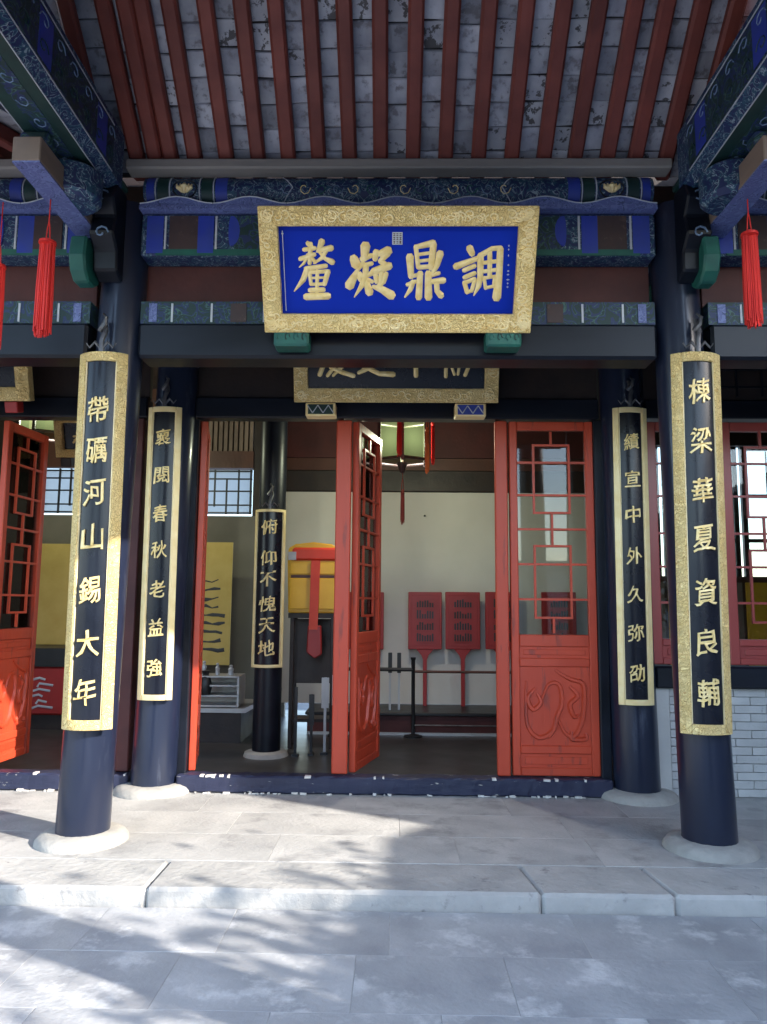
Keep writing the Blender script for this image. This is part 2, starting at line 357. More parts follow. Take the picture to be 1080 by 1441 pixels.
# ------------------------------------------------------------------ beam stack in the porch plane
def beam_stack(xa, xb, where, mid):
    w = MB().box(xa, xb, 4.50, 4.71, 3.0, 3.225).build('tie_beam', 'navy', bev=.018)
    tag(w, 'plain black tie beam '+where, 'beam', 'black tie beams')
    t = thing('painted_strip', 'narrow painted strip above the tie beam '+where, 'painted beam', ((xa+xb)/2, 4.6, 3.3)); cx = (xa+xb)/2
    MB().box(xa-cx, xb-cx, -.07, .08, -.07, .075).build('strip_board', 'pbase2', t)
    ps = [(xa+.08, .05, 'violet'), (xa+.2, .012, 'white'), (xa+.45, .012, 'white'), (xa+.62, .10, 'brownp'), (xa+.78, .012, 'white'), (xa+.84, .05, 'blue')]
    for p, hw, mm in ps:
        for q in (p, xa+xb-p):
            MB().box(q-cx-hw/2, q-cx+hw/2, -.076, -.069, -.06, .06).build('painted_band', mm, t)
    rb = MB().box(xa, xb, 4.62, 4.66, 3.375, 3.65).build('infill_board', 'darkred', bev=.003)
    tag(rb, 'dark red infill board between the painted beams '+where, 'board', 'dark red infill boards')
    return cx
for xa, xb, wh, mid in ((-1.62, 1.60, 'in the middle bay behind the blue plaque', True), (-4.95, -1.94, 'in the left bay', False), (1.93, 4.95, 'in the right bay', False)):
    cx = beam_stack(xa, xb, wh, mid)
    # architrave
    t = thing('painted_architrave', 'blue and green painted architrave '+wh, 'painted beam', (cx, 4.6, 3.79), group='painted architraves')
    MB().box(xa-cx, xb-cx, -.13, .14, -.14, .135).build('beam_body', 'pbase', t, bev=.01)
    MB().box(xa-cx+.1, xb-cx-.1, -.136, -.128, -.139, -.10).build('green_edging', 'green', t)
    f = -.137
    bands = [(.09, .105, 'blue'), (.155, .012, 'white'), (.27, .18, 'brownp'), (.41, .10, 'blue'), (.475, .012, 'white'), (.70, .22, 'pbase2')]
    for p, hw, mm in bands:
        for s in (1, -1):
            q = (xa+p-cx) if s > 0 else (xb-p-cx)
            MB().box(q-hw/2, q+hw/2, f, -.127, -.10 if mm != 'blue' else -.125, .12).build('painted_panel', mm, t)
    for s in (1, -1):
        q = (xa+.57-cx) if s > 0 else (xb-.57-cx)
        b = MB(); pts = [(q+.055*math.cos(a)*(1 if math.cos(a)*s > 0 else .3), .02+.10*math.sin(a)) for a in [6.283*i/16 for i in range(16)]]
        b.prism(pts, f-.002, -.127); b.build('painted_roundel', 'blue', t)
    # cloud board with scalloped white blue edge
    t = thing('cloud_board', 'thin pale blue scalloped board over the architrave '+wh, 'board', (cx, 4.5, 3.93), group='cloud boards')
    MB().box(xa-cx, xb-cx, -.09, .2, .0, .022).build('shelf', 'violet', t)
    n = int((xb-xa)/.42); b = MB()
    for i in range(n):
        x0 = xa-cx+(xb-xa)*i/n; x1 = xa-cx+(xb-xa)*(i+1)/n
        m_ = 10; poly = [(x0+.002, .023)]+[(x0+.002+(x1-x0-.004)*k/m_, .035+.045*math.sin(math.pi*k/m_)**2) for k in range(m_+1)]+[(x1-.002, .023)]
        b = MB(); b.prism(poly, -.085, -.07); b.build('scallop', 'violet', t)
        b = MB(); b.tube([(x0+.002+(x1-x0-.004)*k/m_, -.087, .037+.045*math.sin(math.pi*k/m_)**2) for k in range(m_+1)], .004, n=5); b.build('white_outline', 'white', t)
    # purlin
    t = thing('painted_purlin', 'round painted purlin with gold medallions '+wh, 'painted beam', (cx, 4.57, 4.10), group='painted purlins')
    def ring(x0, x1, r, a0=-2.2, a1=2.2, n=16):
        b = MB(); b.arc(r-.012, r, a0, a1, x0-cx, x1-cx, n)
        for v in b.b.verts: v.co = Vector((v.co.z, v.co.y, v.co.x))
        return b
    b = MB(); b.lathe([(.108, xa-cx), (.108, xb-cx)], 28)
    for v in b.b.verts: v.co = Vector((v.co.z, v.co.y, v.co.x))
    b.build('purlin_body', 'pbase', t, smooth=True)
    for s in (1, -1):
        P = (lambda v: xa+v) if s > 0 else (lambda v: xb-v)
        for a, w, mm, rr in ((.02, .05, 'blue', .111), (.075, .006, 'white', .113), (.09, .07, 'dgreen', .111), (.165, .007, 'white', .113), (.355, .007, 'white', .113), (.37, .07, 'dgreen', .111), (.445, .006, 'white', .113), (.46, .075, 'blue', .111)):
            x0, x1 = sorted((P(a), P(a+w))); ring(x0, x1, rr).build('painted_ring', mm, t, smooth=True)
        mx_ = P(.265); b = MB()
        def onp(dx, a, r=.117): return (mx_-cx+dx, -r*math.cos(a), -r*math.sin(a))
        b.tube([onp(.075*math.cos(k*.3927), .55*math.sin(k*.3927)+.05, .110) for k in range(17)], .005, n=5); b.build('medallion_ring', 'black', t)
        for k in range(5):
            c_ = -.9+.45*k
            b = MB(); b.tube([onp(.02*math.sin(c_), .34-.05*abs(c_)), onp(.055*math.sin(c_)+.0, .12-.10*abs(c_)), onp(.062*math.sin(c_), -.20+.06*abs(c_))], [.005, .013, .004], n=6); b.build('lotus_petal', 'goldp', t)
        b = MB(); b.tube([onp(0, .15), onp(0, -.02), onp(0, -.22)], [.010, .024, .008], n=8); b.build('lotus_bud', 'goldp', t)
        b = MB(); q = P(.72)-cx; e = s
        b.tube([(q+e*.16, -.109*math.cos(a), -.109*math.sin(a)) if abs(a) > .99 else (q+e*(.16+.07*(1-abs(a))), -.110*math.cos(a), -.110*math.sin(a)) for a in (-1., -.5, -.2, 0, .2, .5, 1.)], .004, n=5); b.build('cartouche_line', 'white', t)
    k = 0; q = xa+.92
    while q < xb-.85:      # rows of small painted scrolls between the cartouches
        for tt, mk in ((t, lambda dx, dz: (q-cx+dx, -.110*math.cos(dz/.11+.05), -.110*math.sin(dz/.11+.05))),):
            sg = 1 if k % 2 else -1; b = MB()
            b.tube([mk(.040*math.cos(a)*(1-a/8)*sg, .045*math.sin(a)*(1-a/8)) for a in [i*.8 for i in range(8)]], .0035, n=4); b.build('painted_scroll', ('pline', 'goldp', 'green')[k % 3], tt)
        k += 1; q += .105
    e = MB().box(xa-.1, xb+.1, 4.40, 4.52, 4.195, 4.262).build('eave_board', 'greywood', bev=.01)
    tag(e, 'plain grey board under the rafter ends '+wh, 'board', 'grey rafter boards')

# veranda cross beams running from front columns to hall columns
for s, nm in ((-1, 'left'), (1, 'right')):
    t = thing('cross_beam', 'green edged veranda beam running back from the front '+nm+' column', 'beam', (s*1.75, 5.2, 3.7), group='veranda cross beams')
    MB().box(-.09, .09, -.46, .46, -.11, .2).build('beam_body', 'pbase2', t, bev=.01)
    MB().box(-.092, .092, -.45, .45, -.121, -.108).build('green_underside', 'green', t)
    for k in range(5):
        yy = -.38+.15*k; b = MB(); sx = -s*.092
        b.tube([(sx, yy+.05*math.cos(a)*(1-a/9), -.0+.06*math.sin(a)*(1-a/9)) for a in [i*.7 for i in range(9)]], .005, n=5)
        b.build('painted_scroll', 'violet' if k % 2 else 'white', t)
    # carved bracket head on the front of the column
    t3 = thing('bracket_head', 'dark carved bracket head on top of the front '+nm+' column', 'bracket', (s*1.79, 4.40, 3.62), group='carved bracket heads')
    MB().prism([(.06, -.16), (.06, .42), (-.10, .42), (-.17, .30), (-.10, .20), (-.14, .08), (-.06, .0), (-.05, -.12)], -.075, .075, axis='x').build('block', 'navy', t3, bev=.012)
    for z_, r_ in ((.30, .05), (.08, .045)):
        q = MB(); q.tube([(.05*0+r_*math.cos(a)*(1-a/8), -.155+.02*(z_ < .2), z_+r_*math.sin(a)*(1-a/8)) for a in [i*.75 for i in range(9)]], .006, n=5); q.build('carved_curl', 'pline', t3)
    MB().box(-.085, .085, -.06, .05, .43, .47).build('cap_block', 'dgreen', t3, bev=.008)
    # rounded beam nose beside the front column
    q = MB(); poly = [(-.12, .13), (.1, .13), (.1, -.10), (.03, -.14), (-.05, -.14), (-.11, -.09), (-.14, 0)]
    q.prism(poly, -.05, .05, axis='x'); n_ = q.build('beam_nose', 'green', bev=.012); n_.location = (s*(1.93 if s < 0 else 1.86), 4.40, 3.56)
    tag(n_, 'rounded green beam nose sticking out beside the front '+nm+' column', 'beam end', 'green beam noses')

# porch beams running from the front columns towards the viewer
for s, nm in ((-1, 'left'), (1, 'right')):
    t = thing('porch_side_beam', 'large blue painted porch beam above the '+nm+' column running towards the viewer', 'beam', (s*1.88, 3.2, 4.2), group='porch side beams')
    MB().box(-.17, .17, -1.7, 1.2, -.22, .22).build('beam_body', 'pbase', t, bev=.05)
    for x0, x1, mm, z0, z1 in ((-.120, .120, 'dgreen', -.2235, -.2195), (-.126, -.121, 'white', -.2245, -.2195), (.121, .126, 'white', -.2245, -.2195), (-.05, .05, 'pbase2', -.2255, -.2236)):
        MB().box(x0, x1, -1.6, 1.0, z0, z1).build('painted_strip', mm, t)
    for z0, z1, mm in ((-.165, -.158, 'white'), (-.15, .12, 'pbase2'), (.13, .137, 'white')):
        MB().box(-.1735, .1735, -1.6, .98, z0, z1).build('painted_strip', mm, t)
    for yy in (-.7, .1, .8):
        MB().box(-.1745, .1745, yy-.07, yy+.07, -.14, .11).build('painted_panel', 'blue', t)
    for k in range(15):
        yy = -1.45+.17*k
        for zz, mm in ((.055, 'pline'), (-.075, 'dgreen')):
            b = MB(); sg = 1 if (k+(zz > 0)) % 2 else -1
            b.tube([(-s*.1765, yy+sg*.055*math.cos(a)*(1-a/7.5), zz+.045*math.sin(a)*(1-a/7.5)) for a in [i*.75 for i in range(9)]], .0035, n=4)
            b.build('painted_scroll', mm, t)
        b = MB(); b.tube([(.035*math.cos(a)*(1-a/7.5)*(1 if k % 2 else -1), yy+.055*math.sin(a)*(1-a/7.5), -.2265) for a in [i*.75 for i in range(9)]], .0035, n=4)
        b.build('painted_scroll', 'pline', t)
    MB().lathe([(.13, 0), (.16, .03), (.16, .18), (.12, .21)], 20).build('carved_cushion', 'pbase', t, smooth=True).location = (0, .86, -.44)
    t = thing('lower_side_beam', 'tan sided tie beam with violet scrolls underneath on the '+nm+' side of the porch', 'beam', (s*1.94, 3.95, 3.80), group='lower porch side beams')
    MB().box(-.075, .075, -.32, .5, -.035, .10).build('beam_body', 'tan', t, bev=.006)
    MB().box(-.072, .072, -.315, .5, -.043, -.034).build('painted_underside', 'violet', t)
    for yy in (-.2, .3):
        MB().box(-.08, .08, yy-.06, yy+.06, .1, .18).build('cushion_block', 'pbase2', t, bev=.02)

# ------------------------------------------------------------------ porch roof
roof = thing('porch_roof', 'porch roof of red rafters with limewashed grey bricks laid between them', 'roof', (0, 3.25, 4.3))
Y0, Z0, SL = 4.46, 4.235, .84
ang = math.atan(SL); L = (4.56-3.22)/math.cos(ang)
def rloc(y, off): return Vector((0, y-3.25-off*math.sin(ang)*-1*0, Z0+(Y0-y)*SL-4.3))
rm = MB().box(-.046, .046, -L, .10, .025, .10).mesh('rafter', 'rafter', bev=.016, jit=.002)
rx = [at(p, 212, 4.42).x for p in (142, 190, 216, 238, 272, 317, 362, 405, 448, 492, 536, 582, 628, 675, 722, 768, 812, 858, 898, 942, 985)]
for i, x in enumerate(rx):
    s = -1 if x < 0 else 1
    link('rafter', rm, roof, (x, Y0-3.25, Z0-4.3), (-ang, 0, random.uniform(-.006, .006)))
# bricks laid on the rafters
bks = []
for v in range(4):
    b = MB().box(-.105, .105, -.069, .069, 0, .03)
    bks.append(b.mesh('roof_brick', ('brick', 'brickb', 'brick', 'brick')[v], bev=.006, jit=.004))
nrm = Vector((0, math.sin(ang), math.cos(ang))); dn = Vector((0, -math.cos(ang), math.sin(ang)))
base = Vector((0, Y0-3.25, Z0-4.3))
xs = [-2.04]+[x for i, x in enumerate(rx) if i != 2]+[2.04]
for a, b_ in zip(xs, xs[1:]):
    off = random.uniform(-.02, .02)
    for r in range(11):
        p = base+dn*(-.02+.142*r+off+random.uniform(-.004, .004))+nrm*(.102+random.uniform(0, .012)); p.x = (a+b_)/2
        o = link('roof_brick', random.choice(bks), roof, p, (-ang+random.uniform(-.05, .05), random.uniform(-.05, .05), random.uniform(-.02, .02)))
        o.scale.x = max(.6, (b_-a)/.2)
def slant(x0, x1, ya, za, yb, zb, th, m, nm_):
    b = MB(); b.hexa([(x0, ya, za), (x1, ya, za), (x1, yb, zb), (x0, yb, zb), (x0, ya, za+th), (x1, ya, za+th), (x1, yb, zb+th), (x0, yb, zb+th)])
    for v in b.b.verts: v.co -= Vector((0, 3.25, 4.3))
    return b.build(nm_, m, roof)
zr = Z0+(Y0-3.22)*SL
slant(-2.15, 2.15, 3.22, zr+.17, 4.62, zr+.17-1.40*SL, .06, 'brickg', 'mortar_bed')
slant(-2.3, 2.3, 3.22, zr+.24, 4.62, zr+.24-1.40*SL, .10, 'tile', 'tile_slope')
slant(-2.3, 2.3, .95, 4.02, 3.21, zr+.17, .14, 'tile', 'near_tile_slope')
slant(-2.1, 2.1, .98, 3.96, 3.21, zr+.11, .05, 'brown', 'near_roof_board')
for s in (-1, 1):
    b = MB(); b.prism([(.95, 3.98), (3.22, zr+.1), (4.6, zr+.1-1.38*SL), (4.6, 4.1), (3.3, 4.43), (1.5, 4.05)], s*2.12, s*2.17, axis='x')
    for v in b.b.verts: v.co -= Vector((0, 3.25, 4.3))
    b.build('gable_board', 'rafter', roof)

# hall eaves over the two side bays
for s, nm in ((-1, 'left'), (1, 'right')):
    t = thing('side_eave', 'eave of the hall roof over the '+nm+' bay with red rafters', 'roof', (s*3.9, 4.4, 4.2), group='side eaves')
    em = MB().box(-.045, .045, -1.25, .2, -.05, .05).mesh('rafter', 'rafter', bev=.012)
    for i in range(16):
        link('rafter', em, t, (s*(-1.55+.2*i), 0, .12), (.32, 0, 0))
    MB().box(-1.7, 1.7, -1.3, .2, .055, .10, rot=Matrix.Rotation(.32, 3, 'X'), piv=(0, 0, 0)).build('eave_boarding', 'brick', t).location = (0, 0, .12)
    MB().box(-1.7, 1.7, -1.35, .4, .105, .2, rot=Matrix.Rotation(.32, 3, 'X'), piv=(0, 0, 0)).build('tile_layer', 'tile', t).location = (0, 0, .12)

# ------------------------------------------------------------------ hall shell
struct('hall_roof', MB().prism([(4.75, 4.36), (10.2, 4.36), (10.2, 4.7), (7.5, 6.3), (4.75, 4.75)], -5.6, 5.6, axis='x'), 'tile')
tag(MB().box(-5.5, 5.5, 4.76, 5.78, 4.28, 4.345).build('veranda_ceiling', 'darkwood'), 'dark boarded ceiling of the veranda above the doorway', 'ceiling')
struct('hall_ceiling', MB().box(-5.5, 5.5, 5.96, 9.9, 4.28, 4.345), 'darkwood')
for s, nm in ((-1, 'left'), (1, 'right')):
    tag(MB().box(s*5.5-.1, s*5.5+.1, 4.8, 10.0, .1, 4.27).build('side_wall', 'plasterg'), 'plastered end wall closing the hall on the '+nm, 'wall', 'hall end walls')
# front plane above the doors
t = thing('lintel_frame', 'dark navy lintel and boards above the red doors', 'door frame', (0, 5.85, 2.94))
MB().box(-1.60, 1.58, -.06, .08, .005, .17).build('lintel', 'navy', t, bev=.01)
MB().box(-1.60, 1.58, -.02, .05, .175, .46).build('upper_board', 'darkwood', t)
MB().box(-1.60, 1.58, -.07, .08, .465, .60).build('upper_rail', 'navy', t, bev=.01)
MB().box(-1.60, 1.58, -.02, .05, .605, 1.33).build('top_board', 'darkred', t)
for x0, x1 in ((-1.635, -1.565), (1.535, 1.615)):
    MB().box(x0, x1, -.05, .07, -2.84, .0).build('jamb', 'navy', t, bev=.008)
b = MB().box(-1.62, 1.60, -.11, .03, -2.84, -2.715)
bmesh.ops.subdivide_edges(b.b, edges=[e for e in b.b.edges if abs(e.verts[0].co.x-e.verts[1].co.x) > 1], cuts=70)
b.build('threshold', 'sill', t, bev=.012, jit=.0035)
b = MB(); rnd = random.Random(4)
for i in range(50):
    x = rnd.uniform(-1.55, 1.40); l = rnd.uniform(.008, .05); h = rnd.uniform(.004, .014)
    if rnd.random() < .75: b.box(x, x+l, -.128, -.112, -2.84, -2.84+h)
    else: b.box(x, x+l, -.1125, -.085+rnd.uniform(0, .02), -2.722-h*.6, -2.7125)
b.build('mortar_crust', 'plaster', t, jit=.003)['kind'] = 'stuff'
t = thing('left_bay_frame', 'dark frame and maroon post of the left bay doorway', 'door frame', (-3.4, 5.85, 2.94))
MB().box(-1.55, 1.42, -.06, .08, .005, .17).build('lintel', 'navy', t, bev=.01)
MB().box(-1.55, 1.42, -.02, .05, .175, 1.33).build('upper_board', 'darkwood', t)
MB().box(1.30, 1.40, -.05, .07, -2.71, .0).build('post', 'darkred', t, bev=.008)
b = MB().box(-1.55, 1.42, -.11, .03, -2.84, -2.715)
bmesh.ops.subdivide_edges(b.b, edges=[e for e in b.b.edges if abs(e.verts[0].co.x-e.verts[1].co.x) > 1], cuts=60)
b.build('threshold', 'sill', t, bev=.012, jit=.0035)
b = MB(); rnd = random.Random(4)
for i in range(50):
    x = rnd.uniform(-1.55, 1.40); l = rnd.uniform(.008, .05); h = rnd.uniform(.004, .014)
    if rnd.random() < .75: b.box(x, x+l, -.128, -.112, -2.84, -2.84+h)
    else: b.box(x, x+l, -.1125, -.085+rnd.uniform(0, .02), -2.722-h*.6, -2.7125)
b.build('mortar_crust', 'plaster', t, jit=.003)['kind'] = 'stuff'
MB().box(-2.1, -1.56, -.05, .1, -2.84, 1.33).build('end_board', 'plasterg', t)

# ------------------------------------------------------------------ door leaves
def relief(parent, m, cx, cz, w, h, y):
    c = [((-.30, .25), (-.42, .10), (-.34, -.05), (-.22, .05), (-.28, .18)), ((-.22, .05), (-.10, .30), (.06, .30), (.10, .05), (.02, -.15), (-.05, -.35), (-.25, -.45), (-.42, -.30), (-.45, .0), (-.44, .35)),
         ((.02, -.15), (.14, -.38), (.28, -.42), (.40, -.20), (.44, .1), (.42, .32), (.25, .38), (.10, .45), (.0, .52)), ((.22, .28), (.34, .15), (.22, .02), (.28, -.15), (.36, -.12)), ((-.05, -.35), (-.12, -.45)), ((.24, -.36), (.24, -.46), (.45, -.46), (.45, -.38))]
    for ln in c:
        P = [Vector((cx+a*w, y, cz+b*h)) for a, b in ln]; pts = []
        for i in range(len(P)-1):   # smooth the polyline
            p0 = P[max(i-1, 0)]; p1 = P[i]; p2 = P[i+1]; p3 = P[min(i+2, len(P)-1)]
            for k in range(5):
                u = k/5; pts.append(.5*((2*p1)+(p2-p0)*u+(2*p0-5*p1+4*p2-p3)*u*u+(3*p1-p0-3*p2+p3)*u**3))
        pts.append(P[-1]); n = len(pts)
        MB().tube(pts, [.007+.013*math.sin(math.pi*min(1, (i+2)/(n+2))) for i in range(n)], n=6, flat=((0, 1, 0), 1.1)).build('carved_scroll', m, parent, smooth=True)
H = 2.70
def leaf(name, label, w, loc, rz, m='red', group=None, Hh=H, lattice=True, flip=1):
    t = thing(name, label, 'door', loc, (0, 0, rz), group)
    st, th = .062, .026
    def zf(v): return (1441-v)/1441*Hh*1.03-.035
    for x0, x1 in ((0, st), (w-st, w)): MB().box(x0, x1, -th, th, 0, Hh).build('stile', m, t, bev=.006)
    zg0, zg1 = 1.05, 2.62
    for z0, z1 in ((0, .06), (.16, .22), (.80, .865), (.95, 1.04), (2.63, Hh)):
        MB().box(st+.001, w-st-.001, -th+.002, th-.002, z0, z1).build('rail', m, t, bev=.006)
    for z0, z1 in ((.06, .16), (.22, .80), (.865, .95)):
        MB().box(st+.001, w-st-.001, -.010, .012, z0, z1).build('panel', m, t)
        if z1-z0 < .2: MB().box(st+.03, w-st-.03, -.016, -.009, z0+.022, z1-.022).build('raised_field', m, t, bev=.004)
    relief(t, m, w/2, .51, w-.16, .52, -.012)
    MB().box(st+.001, w-st-.001, .004, .008, zg0-.01, zg1+.01).build('glass_pane', 'glass', t)
    g0, g1 = st, w-st; W_ = g1-g0; X = lambda a: g0+W_*a; Z = lambda a: zg1-(zg1-zg0)*a; bw = .0085
    if lattice:
        for a in (.158, .322, .492, .665, .836):
            MB().box(X(0)+.001, X(1)-.001, -.018, 0, Z(a)-bw, Z(a)+bw).build('lattice_bar', m, t)
        for x_, a0, a1 in ((.24, .07, .41), (.76, .07, .41), (.24, .575, .925), (.76, .575, .925), (.50, 0, .07), (.50, .41, .575), (.50, .925, 1.0)):
            MB().box(X(x_)-bw, X(x_)+bw, -.021, -.003, Z(a1), Z(a0)).build('lattice_bar', m, t)
        for a in (.07, .41, .575, .925):
            MB().box(X(.24)-bw, X(.76)+bw, -.0195, -.0015, Z(a)-bw, Z(a)+bw).build('lattice_bar', m, t)
    return t
zs = .232
leaf('door_leaf', 'closed red door leaf with latticed glass at the right side of the doorway', .655, (.880, 5.85, zs), 0)
leaf('door_leaf', 'red door leaf folded back edge on just left of the closed leaf', .655, (.79, 5.84, zs), R_(81))
leaf('door_leaf', 'red door leaf swung inward in the middle with its carved face showing', .66, (-.325, 5.86, zs), R_(75))
leaf('door_leaf', 'red door leaf seen edge on in the middle of the doorway', .66, (-.44, 5.84, zs), R_(93))
leaf('door_leaf', 'red door leaf swung inward against the left jamb of the doorway', .60, (-1.535, 5.86, zs), R_(102))
leaf('door_leaf', 'bright orange lit door leaf swung inward in the left bay', .60, (-3.13, 5.86, zs), R_(86))
leaf('door_leaf', 'red door leaf closed at the far left of the left bay', .74, (-4.0, 5.86, zs), R_(0))
for x0, x1, s in ((.765, .862, 'right'), (-.475, -.355, 'left')):
    tag(MB().box(x0, x1, 5.80, 5.832, .232, 2.93).build('door_post', 'red', bev=.008), 'slim red door post standing to the '+s+' of the open gap', 'post')

# ------------------------------------------------------------------ right bay windows and dado
t = thing('right_bay_frame', 'blue grey frame with lattice transom above the right bay windows', 'window frame', (3.3, 5.85, 2.94))
MB().box(-1.36, 2.1, -.06, .08, .015, .165).build('lintel', 'navy', t, bev=.01)
MB().box(-1.36, 2.1, -.01, .03, .17, .56).build('transom_board', 'darkwood', t)
MB().box(-1.36, 2.1, -.06, .08, .57, .70).build('upper_rail', 'navy', t, bev=.01)
MB().box(-1.36, 2.1, -.01, .03, .71, 1.33).build('top_board', 'darkred', t)
for x in (-.78, -.62, -.42, -.1, .2, .5):
    MB().box(x-.006, x+.006, -.024, -.008, .2, .5).build('transom_bar', 'navy', t)
for z in (.28, .42):
    MB().box(-.9, .8, -.022, -.006, z-.006, z+.006).build('transom_bar', 'navy', t)
MB().box(-1.36, 2.1, -.10, .06, -2.05, -1.89).build('sill_beam', 'navy', t, bev=.015)
MB().box(-1.42, -1.365, -.05, .07, -1.88, .7).build('post', 'navy', t, bev=.008)
def window(label, x, w):
    t = thing('window_sash', label, 'window', (x, 5.84, 1.06), group='red window sashes of the right bay')
    Hw = 1.87; st = .075
    for x0, x1 in ((0, st), (w-st, w)): MB().box(x0, x1, -.03, .03, 0, Hw).build('stile', 'winred', t, bev=.006)
    for z0, z1 in ((0, .05), (.14, .19), (Hw-.07, Hw)): MB().box(st+.001, w-st-.001, -.028, .028, z0, z1).build('rail', 'winred', t, bev=.005)
    MB().box(st+.001, w-st-.001, -.01, .01, .05, .14).build('panel', 'winred', t)
    MB().box(st+.04, w-st-.04, -.018, -.009, .07, .12).build('raised_field', 'winred', t, bev=.004)
    MB().box(st+.001, w-st-.001, .004, .008, .185, Hw-.065).build('glass_pane', 'glass', t)
    X = lambda a: st+(w-2*st)*a; Z = lambda a: Hw-.07-(Hw-.26)*a; bw = .0085
    for a in (.16, .32, .50, .66, .83): MB().box(X(0)+.001, X(1)-.001, -.018, 0, Z(a)-bw, Z(a)+bw).build('lattice_bar', 'winred', t)
    for x_, a0, a1 in ((.25, .08, .42), (.75, .08, .42), (.25, .58, .92), (.75, .58, .92), (.5, 0, .08), (.5, .42, .58), (.5, .92, 1)):
        MB().box(X(x_)-bw, X(x_)+bw, -.021, -.003, Z(a1), Z(a0)).build('lattice_bar', 'winred', t)
    for a in (.08, .42, .58, .92): MB().box(X(.25)-bw, X(.75)+bw, -.0195, -.0015, Z(a)-bw, Z(a)+bw).build('lattice_bar', 'winred', t)
window('narrow red window sash half hidden behind the front right column', 1.945, .57)
window('red window sash at the right edge with latticed glass', 2.525, .62)
window('red window sash beyond the right edge of the view', 3.155, .62)
window('last red window sash at the far end of the right bay', 3.785, .62)
tag(MB().box(4.42, 5.4, 5.8, 5.92, .1, 3.6).build('end_wall', 'plasterg'), 'plastered wall at the end of the right bay', 'wall')
wall = thing('dado_wall', 'pale grey brick dado wall under the right bay windows', 'wall', (3.3, 5.85, .1))
MB().box(-1.3, 2.1, -.01, .10, 0, .787).build('wall_core', 'mortar', wall)
MB().box(-1.36, -1.25, -.055, .02, 0, .787).build('corner_stone', 'pil', wall, bev=.005)
bm_ = [MB().box(-w/2+.002, w/2-.002, -.03, 0, .002, .0585).mesh('wall_brick', 'wallbrick', bev=.002, jit=.0008) for w in (.24, .12)]
for r in range(13):
    x = -1.247-(.12 if r % 2 else 0)
    while x < .75:
        if r % 2 and x < -1.25: link('wall_brick', bm_[1], wall, (-1.187, -.010, r*.0605)); x += .24; continue
        link('wall_brick', bm_[0], wall, (x+.12, -.010-random.uniform(0, .002), r*.0605)); x += .24
# ================================================================== COUPLET BOARDS
def couplet(label, xc, yc, R, half, z0, z1, fw, text, zpos, cw, chh, lean=0., fm='gold', seed=0, dark=.0, group='gilt framed couplet boards'):
    t = thing('couplet_board', label, 'couplet board', (xc, yc, z0), (0, lean, 0), group)
    h = z1-z0; fa = fw/R
    MB().arc(R-.004, R+.010, -half+fa*.8, half-fa*.8, .02, h-.02, 14).build('panel', 'board', t, smooth=True)
    for a0, a1 in ((-half, -half+fa), (half-fa, half)):
        MB().arc(R-.006, R+.024, a0, a1, 0, h, 5).build('frame_side', fm, t, smooth=True, bev=.003)
    for a, b in ((0, fw*.95), (h-fw*.95, h)):
        MB().arc(R-.006, R+.0235, -half+fa+.002, half-fa-.002, a, b, 12).build('frame_end', fm, t, smooth=True, bev=.003)
    for a0 in (-half+fa, half-fa-.028):   # inner fillet
        MB().arc(R, R+.017, a0+.001, a0+.027, fw*.95+.001, h-fw*.95-.001, 2).build('fillet', 'palegold', t)
    for i, ch in enumerate(text):
        me = glyph(ch, cw, chh, .010, .004, .12, seed+i)
        for v in me.vertices:
            r = R+.0105-v.co.y; a = v.co.x/R
            v.co = (r*math.sin(a), -r*math.cos(a), v.co.z)
        me.materials.append(M['goldc'])
        link('gilt_character', me, t, (0, 0, zpos[i]-z0))
    # forged hanger above the board
    hk = MB(); hk.tube([(0, -R, h-.01), (0, -R-.01, h+.05), (.012, -R+.01, h+.10), (0, -R+.03, h+.16)], [.016, .012, .014, .009], n=8)
    for s in (-1, 1):
        hk.tube([(0, -R-.01, h+.01), (s*.03, -R-.01, h+.045), (s*.055, -R-.01, h+.02), (s*.07, -R-.01, h+.04)], [.006, .008, .006, .003], n=6)
    hk.tube([(-.015, -R, h+.10), (.01, -R-.012, h+.13), (.018, -R-.01, h+.16), (.0, -R, h+.18)], [.012, .013, .010, .005], n=6)
    for v in hk.b.verts: v.co.x *= 1.3; v.co.z = h+(v.co.z-h)*1.35
    hk.build('hanger', 'iron', t, smooth=True)
    return t
def zp(px, ys, Y): return [at(px, y, Y).z for y in ys]
couplet('gilt framed black couplet board on the front left column', -1.782, 4.585, .180, R_(47.5), .76, 3.0, .060, '帶礪河山錫大年',
        zp(132, (576, 633, 692, 755, 830, 905, 974), 4.39), .118, .155, R_(-.5), seed=1)
couplet('gilt framed black couplet board on the front right column', 1.775, 4.585, .180, R_(47.5), .775, 3.01, .060, '棟梁華夏資良輔',
        zp(988, (549, 619, 690, 757, 833, 903, 974), 4.39), .115, .152, R_(.7), seed=9)
couplet('thin framed couplet board on the dark column left of the doorway', -1.768, 5.80, .191, R_(37.5), .78, 2.98, .042, '褱閱春秋老益強',
        zp(228, (615, 668, 722, 773, 829, 883, 940), 5.59), .105, .125, R_(-.4), 'goldp', seed=3)
couplet('thin framed couplet board on the dark column right of the doorway', 1.752, 5.80, .191, R_(37.5), .782, 2.99, .042, '績宣中外久弥劭',
        zp(885, (621, 673, 724, 782, 836, 890, 947), 5.59), .105, .125, R_(.4), 'goldp', seed=5)

